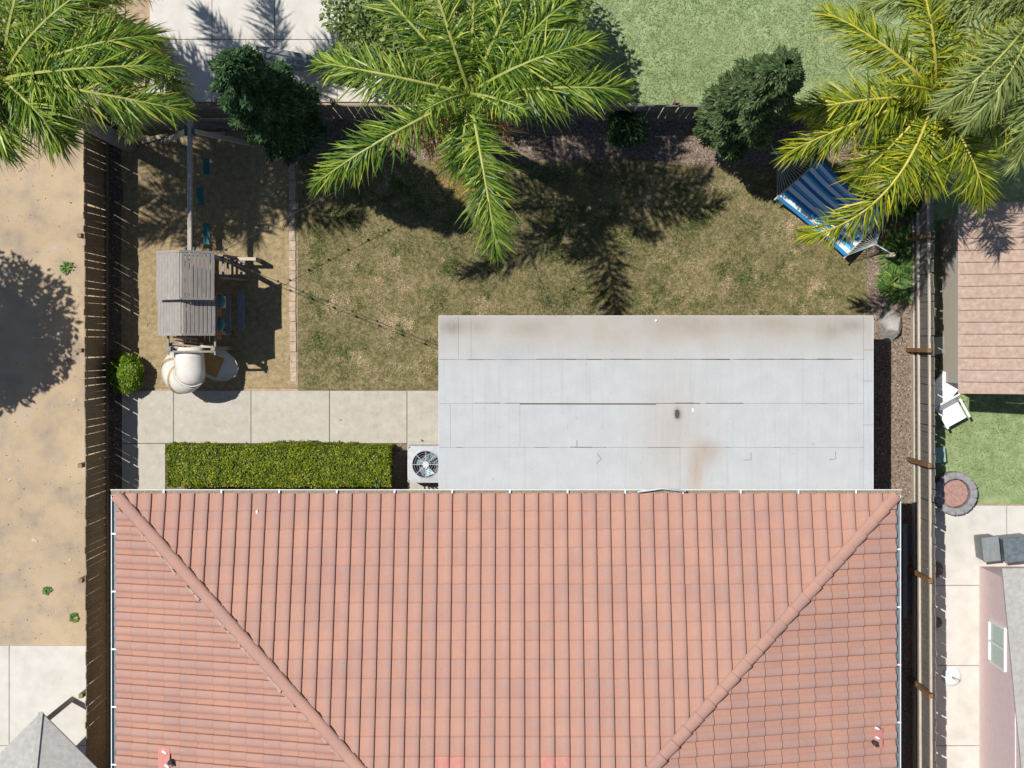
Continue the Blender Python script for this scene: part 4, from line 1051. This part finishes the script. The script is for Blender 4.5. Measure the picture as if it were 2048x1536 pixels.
strap_plant('strap_leaf_plant', 'clump of green strap leaves next to the boulder', 1794, 562, 420, .37, .45, 41, 'strap leaf plants by the right fence')
strap_plant('strap_leaf_plant', 'shaded clump of strap leaves between hammock and fence', 1800, 500, 380, .38, .5, 42, 'strap leaf plants by the right fence')
strap_plant('strap_leaf_plant', 'clump of strap leaves under the right palm near the fence corner', 1790, 330, 300, .36, .5, 43, 'strap leaf plants by the right fence')

# rocks
def boulder(name, label, px, py, rx, ry, rz, seed, mat, cuts=16, group=None, z=0):
    g = random.Random(seed); b = B(); bmesh.ops.create_icosphere(b.bm, subdivisions=4 if cuts > 10 else 3, radius=1)
    pl = []
    for k in range(cuts):
        d = Vector((g.gauss(0, 1), g.gauss(0, 1), abs(g.gauss(0, .8)) + .05)).normalized(); pl.append((d, g.uniform(.55, .82)))
    for v in b.bm.verts:
        for d, h in pl:
            e = v.co.dot(d)
            if e > h: v.co -= d * (e - h) * .95
        v.co *= 1 + .03 * mnoise.noise(v.co * 7 + Vector((seed, 0, 0)))
        v.co = Vector((v.co.x * rx, v.co.y * ry, max(-.1, v.co.z) * rz))
    o = b.build(name, mat); p = G(px, py); o.location = (p.x, p.y, z); o.rotation_euler = (0, 0, .1); return tag(o, label, 'rock', group)
boulder('boulder', 'large grey faceted boulder beside the patio cover corner', 1781, 651, .34, .43, .50, 51, m_rock)
for k, (px, py, r, lab) in enumerate(((1757, 619, .10, 'pale stone at the upper left of the boulder'), (1769, 609, .085, 'round pale stone directly above the boulder'), (1784, 612, .09, 'grey stone above the boulder toward the fence'), (1800, 618, .09, 'flat grey stone at the upper right of the boulder'), (1753, 634, .07, 'small tan stone squeezed between boulder and patio cover'), (1759, 588, .06, 'little pale stone at the edge of the strap leaves'))):
    boulder('stone', lab, px, py, r, r * .85, r * .7, 60 + k, m_rock2 if k % 2 == 0 else m_rock, 8, 'stones around the boulder')
for k, (px, py, r, lab) in enumerate(((1322, 305, .08, 'pale stone in the mulch near the middle of the back bed'), (1354, 299, .06, 'small stone in the mulch left of the grey green conifer'), (1060, 296, .07, 'stone in the dappled mulch right of the middle palm'), (1801, 980, .06, 'white stone by the gutter corner at the side passage'))):
    boulder('stone', lab, px, py, r, r * .9, r * .6, 80 + k, m_rock2, 8, 'loose stones in the beds')

# ------------------------------------------------------------------ hammock
zh = .62
A1, A2 = W(1552, 397, zh), W(1643, 317, zh); B1, B2 = W(1690, 514, zh), W(1776, 424, zh)
hm = thing('hammock', 'blue and white striped rope hammock strung between two short posts', 'hammock', ((A1.x + B2.x) / 2, (A1.y + B2.y) / 2, 0))
def to_hm(o): o.parent = hm; o.matrix_parent_inverse = Matrix.Translation(-hm.location); return o
nu, nv = 34, 24; V, Fq, sv = [], [], []
for i in range(nu + 1):
    for j in range(nv + 1):
        u, v = i / nu, j / nv; p = (A1.lerp(B1, u)).lerp(A2.lerp(B2, u), v)
        sag = .20 * math.sin(math.pi * u) + .06 * math.sin(math.pi * v) * math.sin(math.pi * u)
        rip = .010 * math.sin(v * 52) * (1 - .6 * math.sin(math.pi * u)); pin = .05 * math.sin(math.pi * u) * (1 - 2 * v)
        q = p + (A2 - A1) * pin; V.append((q.x, q.y, zh - sag + rip + .02)); sv.append(v)
for i in range(nu):
    for j in range(nv):
        k = i * (nv + 1) + j; Fq.append((k, k + nv + 1, k + nv + 2, k + 1))
me = np_mesh('cloth_bed', V, Fq, m_fabric, None, True); a = me.attributes.new('stripe', 'FLOAT', 'POINT'); a.data.foreach_set('value', np.asarray(sv, np.float32))
o = to_hm(link('cloth_bed', me)); md = o.modifiers.new('solid', 'SOLIDIFY'); md.thickness = .012
PA, PB = W(1538, 284, .95), W(1786, 509, .95); fa, fb = W(1554, 309, .80), W(1752, 489, .80)
for s, e in ((A1, A2), (B1, B2)):
    d = (e - s).normalized() * .05; b = B(); b.tube([s - d, e + d], .022, 8); to_hm(b.build('spreader_bar', m_palewood))
for (s, e, f, P_) in ((A1, A2, fa, PA), (B1, B2, fb, PB)):
    for k in range(17):
        b = B(); b.tube([s.lerp(e, (k + .5) / 17), f], .0065, 4); to_hm(b.build('rope', m_rope))
    b = B(); b.tube([f, P_], .016, 6); to_hm(b.build('end_rope', m_rope))
for P_, lab in ((PA, 'short tan post holding the hammock end by the conifer'), (PB, 'short tan post holding the hammock end by the right fence')):
    b = B(); b.tube([(P_.x, P_.y, 0), (P_.x, P_.y, 1.0)], .045, 10); o = b.build('hammock_post', m_palewood); tag(o, lab, 'post', 'hammock posts')

# ------------------------------------------------------------------ string lights
def string_lights(label, p, q, sag, n, first=.0):
    t = thing('string_lights', label, 'string lights', (p.x, p.y, 0), 0, 'strings of bulbs over the yard'); o0 = Vector((p.x, p.y, 0))
    pts = [p.lerp(q, i / 30) - Vector((0, 0, sag * 4 * (i / 30) * (1 - i / 30))) - o0 for i in range(31)]
    b = B(); b.tube(pts, .006, 5); b.build('cable', m_black, t)
    b = B(); b.tube([(0, 0, 0), (0, 0, -.06)], [.02, .022], 8); bmesh.ops.create_uvsphere(b.bm, u_segments=8, v_segments=6, radius=.029, matrix=Matrix.Translation((0, 0, -.09))); bm_ = b.mesh('bulb', m_black)
    for k in range(n):
        f = (k + .5) / n * 30; i = min(29, int(f)); c = link('bulb', bm_, t); c.location = pts[i].lerp(pts[i + 1], f - i)
tc = W(428, 512, 2.62)
string_lights('string of dark bulbs from the play tower roof to the patio cover', tc, W(877, 692, 2.42), .12, 9)
string_lights('string of bulbs from the play tower roof up to the middle palm', tc + Vector((.02, .02, 0)), Vector((mp.x - .17, mp.y, 3.3)), .25, 12)
string_lights('string of bulbs from the middle palm down to the patio cover edge', Vector((mp.x + .1, mp.y - .15, 3.3)), W(1110, 632, 2.42), .2, 5)

# ------------------------------------------------------------------ stacked planks in the side passage
pk = G(1798, 1140); lad = thing('plank_rack', 'dark grey plank rack lying in the shaded passage beside the right fence', 'plank rack', (pk.x, pk.y, 0))
for dx in (-.10, .10):
    b = B(); b.box((dx, 0, .14), (.11, 2.1, .05), bev=.006); b.build('plank', m_bluegrey, lad)
for dy in (-.85, -.3, .3, .75):
    b = B(); b.box((0, dy, .08), (.30, .08, .06)); b.build('crosspiece', m_bluegrey, lad)

# ------------------------------------------------------------------ neighbours
def gz(px, py, z): return W(px, py, z)
# shed on the right
s0, s1 = W(1918, 788, 2.3), W(2250, 405, 2.3)
sh = thing('garden_shed', 'neighbour shed with wide brown shingle roof beyond the right fence', 'shed', ((s0.x + s1.x) / 2, (s0.y + s1.y) / 2, 0))
hw_, hd_ = (s1.x - s0.x) / 2, (s1.y - s0.y) / 2
b = B(); b.box((0, 0, 1.1), (2 * hw_ - .4, 2 * hd_ - .4, 2.2)); b.build('wall', m_stucco, sh)
rfm = bpy.data.objects.new('roof', None); C.objects.link(rfm); rfm.parent = sh
n_ = 16
for k in range(n_):
    y0 = -hd_ + 2 * hd_ * k / n_; y1 = -hd_ + 2 * hd_ * (k + 1) / n_
    for sgn in (-1, 1):
        z0 = 2.22; b = B(); ln = math.hypot(hw_, .5); an = math.atan2(.5, hw_)
        b.box((sgn * hw_ / 2, (y0 + y1) / 2, 2.47 + .004 * (k % 2)), (ln, y1 - y0 - .012, .03), Matrix.Rotation(sgn * an, 3, 'Y')); b.build('roof_panel', m_shingle, rfm)
# pink house
px0 = W(1957, 1110, 0).x
ph = thing('house', 'pink stucco neighbour house with a grey roof at the lower right', 'house', (px0, 0, 0))
yt_, yb_ = W(0, 1132, 0).y, W(0, 1132, 0).y - 9
b = B(); b.prism([(0, yt_), (9, yt_), (9, yb_), (0, yb_)], 0, 2.6); b.build('wall', m_pink, ph)
b = B(); hh = 2.6
b.face([(0.02, yt_ - .02, hh), (.02, yb_ + .02, hh), (.02, (yt_ + yb_) / 2, hh + 1.5)]); b.build('gable_wall', m_pink, ph)
for sgn in (1, -1):
    ym = (yt_ + yb_) / 2; hl = (yt_ - yb_) / 2 + .3; b = B(); an = math.atan2(1.5, hl - .3); ln = hl / math.cos(an)
    b.box((4.4, ym + sgn * hl / 2, hh + 1.52 - hl / 2 * math.tan(an)), (9.3, ln, .07), Matrix.Rotation(-sgn * an, 3, 'X')); b.build('roof', m_shingle2, ph)
wy0, wy1 = W(0, 1248, 1.4).y, W(0, 1330, 1.4).y
b = B(); wz = 1.45; cyw = (wy0 + wy1) / 2
for (dy, dz, sy, sz) in ((wy0 - cyw, 0, .05, 1.1), (wy1 - cyw, 0, .05, 1.1), (0, .55, .9, .05), (0, -.55, .9, .05), (0, 0, .04, 1.05)):
    b.box((-.02, cyw + dy, wz + dz), (.06, sy, sz))
wf = b.build('window', m_white, ph)
for dy in (-.21, .21):
    b = B(); b.box((.0, cyw + dy, wz), (.015, .38, 1.02)); b.build('pane', m_glass, wf)
# things along the neighbour's side of the fence
p = G(1905, 985); fp = thing('fire_pit', 'round grey fire pit with reddish stones on the neighbour lawn', 'fire pit', (p.x, p.y, 0))
nst = 14
b = B(); b.box((0, 0, .15), (.16, .20, .30), bev=.02); sm = b.mesh('ring_stone', m_gravel)
for k in range(nst):
    o = link('ring_stone', sm, fp); t = 6.283 * k / nst; o.location = (.40 * math.cos(t), .40 * math.sin(t), 0); o.rotation_euler = (0, 0, t + R.gauss(0, .03))
b = B(); b.tube([(0, 0, 0), (0, 0, .16)], [.34, .30], 20); b.build('lava_rocks', m_ember, fp)
def chair(label, px, py, rz):
    p = G(px, py); t = thing('garden_chair', label, 'chair', (p.x, p.y, 0), rz)
    b = B(); b.box((0, 0, .40), (.50, .48, .03), bev=.01); b.build('seat', m_white, t)
    b = B(); b.box((0, .28, .68), (.50, .04, .55), Matrix.Rotation(-.35, 3, 'X'), bev=.01); b.build('backrest', m_white, t)
    for sx in (-1, 1):
        b = B(); b.box((sx * .27, 0, .60), (.05, .46, .03)); b.build('armrest', m_white, t)
        for sy in (-1, 1):
            b = B(); b.box((sx * .24, sy * .21, .2), (.04, .04, .4)); b.build('leg', m_white, t)
chair('white plastic chair standing at the corner of the brown shed', 1893, 825, .5)
p = G(1872, 782); b = B(); b.box((0, 0, .45), (.55, .75, .06), Matrix.Rotation(.2, 3, 'Y'), bev=.01)
for sx in (-1, 1):
    for sy in (-1, 1): b.box((sx * .2, sy * .3, .21), (.04, .04, .42))
o = b.build('folding_table', m_white); o.location = (p.x, p.y, 0); o.rotation_euler = (0, 0, -.7); tag(o, 'pale folding table tilted beside the white plastic chair', 'table')
def bin_(label, px, py, sx, sy, h, mat, lidmat):
    p = G(px, py); t = thing('storage_box', label, 'box', (p.x, p.y, 0), .1)
    b = B(); b.box((0, 0, h / 2), (sx, sy, h), bev=.015); b.build('body', mat, t)
    b = B(); b.box((0, 0, h + .02), (sx + .04, sy + .04, .04), bev=.01); b.build('lid', lidmat, t)
bin_('small grey and pink toy box beyond the right fence near the shed wall', 1876, 690, .40, .34, .35, m_ember, m_bluegrey)
bin_('small pale green box on the neighbour lawn above the fire pit', 1873, 908, .22, .30, .25, m_glass, m_glass)
bin_('blue grey storage box on the side patio in front of the pink house', 1963, 1090, .34, .50, .7, m_bluegrey, m_bluegrey)
bin_('black storage box on the side patio beside the blue grey one', 2015, 1090, .60, .50, .75, m_dark, m_dark)
def pot(label, px, py, r, h, mat, plant=None):
    p = G(px, py); t = thing('plant_pot', label, 'pot', (p.x, p.y, 0), 0)
    b = B(); b.tube([(0, 0, 0), (0, 0, h), (0, 0, h + .001)], [r * .75, r, r * .98], 16); b.build('pot_body', mat, t)
    b = B(); b.tube([(0, 0, h), (0, 0, h + .03)], r * .85, 16); b.build('soil', m_bed, t)
pot('grey round pot on the side patio nearest the storage boxes', 1862, 1135, .20, .35, m_rock); pot('small blue grey pot by the right fence opposite the pink house window', 1866, 1240, .13, .3, m_bluegrey)
p = G(1902, 1352); dsh = thing('patio_umbrella_base', 'round white dish shaped base on the side patio by the pink wall', 'base', (p.x, p.y, 0))
b = B(); b.tube([(0, 0, 0), (0, 0, .06), (0, 0, .14)], [.22, .22, .12], 20); b.build('base', m_white, dsh); b = B(); b.tube([(0, 0, .14), (0, 0, .5)], .03, 10); b.build('tube', m_trim, dsh)
# rotated pavilion roof at the lower left
cn = W(82, 1424, 2.4); pv_ = thing('garden_pavilion', 'grey hip roofed pavilion set at an angle in the lower left corner', 'pavilion', (cn.x, cn.y - 2.6, 0), math.radians(45))
sd = 2.6 * math.sqrt(2) / 2
top = Vector((0, 0, 3.4))
cs = [Vector((sd, sd, 2.4)), Vector((-sd, sd, 2.4)), Vector((-sd, -sd, 2.4)), Vector((sd, -sd, 2.4))]
for k in range(4):
    b = B(); a, c = cs[k], cs[(k + 1) % 4]; f = b.face([a, c, top]); 
    ex_ = bmesh.ops.extrude_face_region(b.bm, geom=[f]); bmesh.ops.translate(b.bm, verts=[v for v in ex_['geom'] if isinstance(v, bmesh.types.BMVert)], vec=(0, 0, -.05)); b.build('roof_panel', m_shingle2, pv_)
for k in range(4):
    b = B(); b.bar(cs[k] + Vector((0, 0, .01)), top + Vector((0, 0, .01)), .10, .05); b.build('hip_strip', m_shingle2, pv_)
for c in cs:
    b = B(); b.box((c.x * .9, c.y * .9, 1.18), (.1, .1, 2.36)); b.build('post', m_wood, pv_)
# lounger-like bench and pipe on the far concrete patio
p = G(600, 130); t = thing('garden_bench', 'long pale blue bench on the neighbour concrete patio', 'bench', (p.x, p.y, 0), -.18)
for k in range(3):
    b = B(); b.box((0, -.14 + k * .14, .45), (1.9, .11, .035), bev=.006); b.build('slat', m_bluegrey, t)
for sx in (-.75, .75):
    b = B(); b.box((sx, 0, .21), (.07, .38, .42)); b.build('leg', m_wood, t)
p = G(260, 60); o = tag(boulder('stone', 'grey stone on the strip beside the far concrete patio', 275, 150, .18, .2, .15, 95, m_rock), 'grey stone on the strip beside the far concrete patio', 'rock')

# ------------------------------------------------------------------ ground cover: grass, mulch, litter
def in_poly(P, poly):
    x, y = P[:, 0], P[:, 1]; ins = np.zeros(len(P), bool); n = len(poly)
    for i in range(n):
        x0, y0 = poly[i]; x1, y1 = poly[(i + 1) % n]
        if y0 == y1: continue
        c = ((y0 > y) != (y1 > y)) & (x < (x1 - x0) * (y - y0) / (y1 - y0) + x0); ins ^= c
    return ins
def scatter(poly, dens):
    xs_, ys_ = [p[0] for p in poly], [p[1] for p in poly]; n = int((max(xs_) - min(xs_)) * (max(ys_) - min(ys_)) * dens)
    P = np.stack([rng.uniform(min(xs_), max(xs_), n), rng.uniform(min(ys_), max(ys_), n)], 1); return P[in_poly(P, poly)]
class Grid:      # cheap smooth noise for many points
    def __init__(s, cell, seed): s.c = cell; s.g = np.random.default_rng(seed).random((256, 256))
    def __call__(s, P):
        q = P / s.c; i = np.floor(q).astype(int); f = q - i; f = f * f * (3 - 2 * f); a, b_ = i[:, 0] % 256, i[:, 1] % 256; a1, b1 = (a + 1) % 256, (b_ + 1) % 256
        return (s.g[a, b_] * (1 - f[:, 0]) + s.g[a1, b_] * f[:, 0]) * (1 - f[:, 1]) + (s.g[a, b1] * (1 - f[:, 0]) + s.g[a1, b1] * f[:, 0]) * f[:, 1]
def blades(name, poly, dens, mat, L, wd, tone, up=.5, z=.012):
    P = scatter(poly, dens)
    edge = np.full(len(P), 9.0)      # thin out toward the borders so the turf ends raggedly
    for i in range(len(poly)):
        a, b_ = np.array(poly[i]), np.array(poly[(i + 1) % len(poly)]); ab = b_ - a; t = np.clip(((P - a) @ ab) / (ab @ ab), 0, 1)
        edge = np.minimum(edge, np.linalg.norm(P - a - t[:, None] * ab, axis=1))
    P = P[rng.random(len(P)) < np.clip((edge - .22 * Grid(.3, 9)(P)) / .18, .06, 1)]; n = len(P)
    patch = .45 * Grid(1.1, 1)(P) + .35 * Grid(.35, 2)(P) + .2 * Grid(.12, 3)(P)
    a = rng.uniform(0, 6.283, n); el = np.abs(rng.normal(up, .35, n)); ln = L * rng.uniform(.5, 1.4, n)
    d = np.stack([np.cos(a) * np.cos(el), np.sin(a) * np.cos(el), np.sin(el)], 1); s = np.stack([-np.sin(a), np.cos(a), np.zeros(n)], 1) * (wd * rng.uniform(.6, 1.4, n))[:, None]
    b0 = np.stack([P[:, 0], P[:, 1], np.full(n, z)], 1); V = np.stack([b0 - s, b0 + s, b0 + d * ln[:, None]], 1).reshape(-1, 3)
    c = np.clip(tone(P, patch) + rng.normal(0, .13, n), 0, 1)
    o = link(name, np_mesh(name, V, np.arange(3 * n).reshape(-1, 3), mat, np.repeat(c, 3))); tag(o, kind='stuff'); return o
def lawn_tone(P, patch): return .43 + .75 * (Grid(1.3, 1)(P) - .5) + .65 * (Grid(.42, 2)(P) - .5) + 1.05 * (Grid(.15, 3)(P) - .5) + .9 * (Grid(.05, 7)(P) - .5)
tag(blades('grass', lawn_poly, 3200, m_grass, .075, .006, lawn_tone), 'dry patchy lawn grass over the middle of the yard')
vis_back = gp([(1100, -120), (1800, -120), (1800, 232), (1100, 232)])
tag(blades('turf_grass', vis_back, 900, m_turf, .06, .008, lambda P, p: .5 + .9 * (p - .5)), 'green turf grass beyond the back fence')
tag(blades('turf_grass', gp([(1836, 640), (2200, 640), (2200, 1006), (1836, 1006)]), 900, m_turf, .06, .008, lambda P, p: .5 + .9 * (p - .5), z=.02), 'green turf grass beyond the right fence')
def chips(name, poly, dens, mat, L, label, z=.012):
    P = scatter(poly, dens); n = len(P); a = rng.uniform(0, 6.283, n); ln = L * rng.uniform(.4, 1.5, n); w = ln * rng.uniform(.2, .6, n)
    d = np.stack([np.cos(a), np.sin(a), rng.normal(.1, .25, n)], 1) * ln[:, None]; s = np.stack([-np.sin(a), np.cos(a), rng.normal(0, .3, n)], 1) * w[:, None]; b0 = np.stack([P[:, 0], P[:, 1], np.full(n, z) + rng.uniform(0, .02, n)], 1)
    V = np.stack([b0 - d, b0 - s, b0 + d, b0 + s], 1).reshape(-1, 3)
    o = link(name, np_mesh(name, V, np.arange(4 * n).reshape(-1, 4), mat, np.repeat(rng.random(n), 4))); tag(o, label, kind='stuff')
chips('mulch', gp([(596, 240), (1822, 240), (1822, 340), (596, 322)]), 900, m_chips, .022, 'bark mulch chips over the back bed')
chips('mulch', gp([(1738, 420), (1826, 420), (1826, 1060), (1738, 1060)]), 1000, m_chips, .022, 'bark mulch chips along the right fence')
chips('leaf_litter', sand_poly, 60, m_litter, .012, 'dry leaf bits scattered on the sand', .03)
chips('leaf_litter', gp([(215, 240), (247, 240), (243, 980), (215, 980)]), 350, m_litter, .02, 'dry leaf bits on the soil along the left fence', .02)
chips('leaf_litter', gp([(781, 884), (830, 884), (830, 985), (781, 985)]), 500, m_litter, .016, 'dry leaf bits on the soil between hedge and air conditioner', .02)
chips('leaf_litter', gp([(-300, 262), (185, 262), (185, 1300), (-300, 1300)]), 14, m_litter, .016, 'dry weeds scattered over the dirt yard', .012)
# fallen fruit
P = np.concatenate([rng.normal(0, 1, (420, 2)) * np.array((.36, .30)) + np.array(G(925, 355)[:2]), rng.normal(0, 1, (60, 2)) * np.array((.5, .2)) + np.array(G(850, 290)[:2])])
V, Fq = [], []
for (x, y) in P:
    r = R.uniform(.013, .022); k = len(V); z = .035
    V += [(x + r, y, z), (x - r, y, z), (x, y + r, z), (x, y - r, z), (x, y, z + r), (x, y, z - r)]
    for f in ((0, 2, 4), (2, 1, 4), (1, 3, 4), (3, 0, 4), (2, 0, 5), (1, 2, 5), (3, 1, 5), (0, 3, 5)): Fq.append(tuple(k + i for i in f))
o = link('fallen_fruit', np_mesh('fallen_fruit', V, Fq, m_orange)); tag(o, 'orange palm fruit fallen on the grass under the middle palm', kind='stuff')
# weeds in the neighbour's dirt, stones of mixed size
for k, (px, py, r) in enumerate(((135, 535, .12), (95, 1180, .08), (148, 1235, .09))):
    strap_plant('weed', ('green weed tuft in the upper dirt yard beside the fence', 'weed in the lower half of the dirt yard', 'weed near the fence above the corner patio')[k], px, py, 45, r, r * 1.2, 140 + k, 'weeds in the dirt yard')
for k, (px, py, r) in enumerate(((40, 340, .07), (110, 610, .05), (150, 800, .06), (70, 1080, .08), (20, 960, .06), (140, 1120, .05))):
    boulder('stone', ('stone at the top of the dirt yard left of the palm', 'small stone right of the tree shade in the dirt yard', 'stone beside the fence halfway down the dirt yard', 'biggest stone in the lower dirt yard', 'stone at the left picture edge below the tree shade', 'little stone between fence and biggest stone of the dirt yard')[k], px, py, r, r * .8, r * .6, 160 + k, m_rock2, 8, 'stones in the dirt yard')
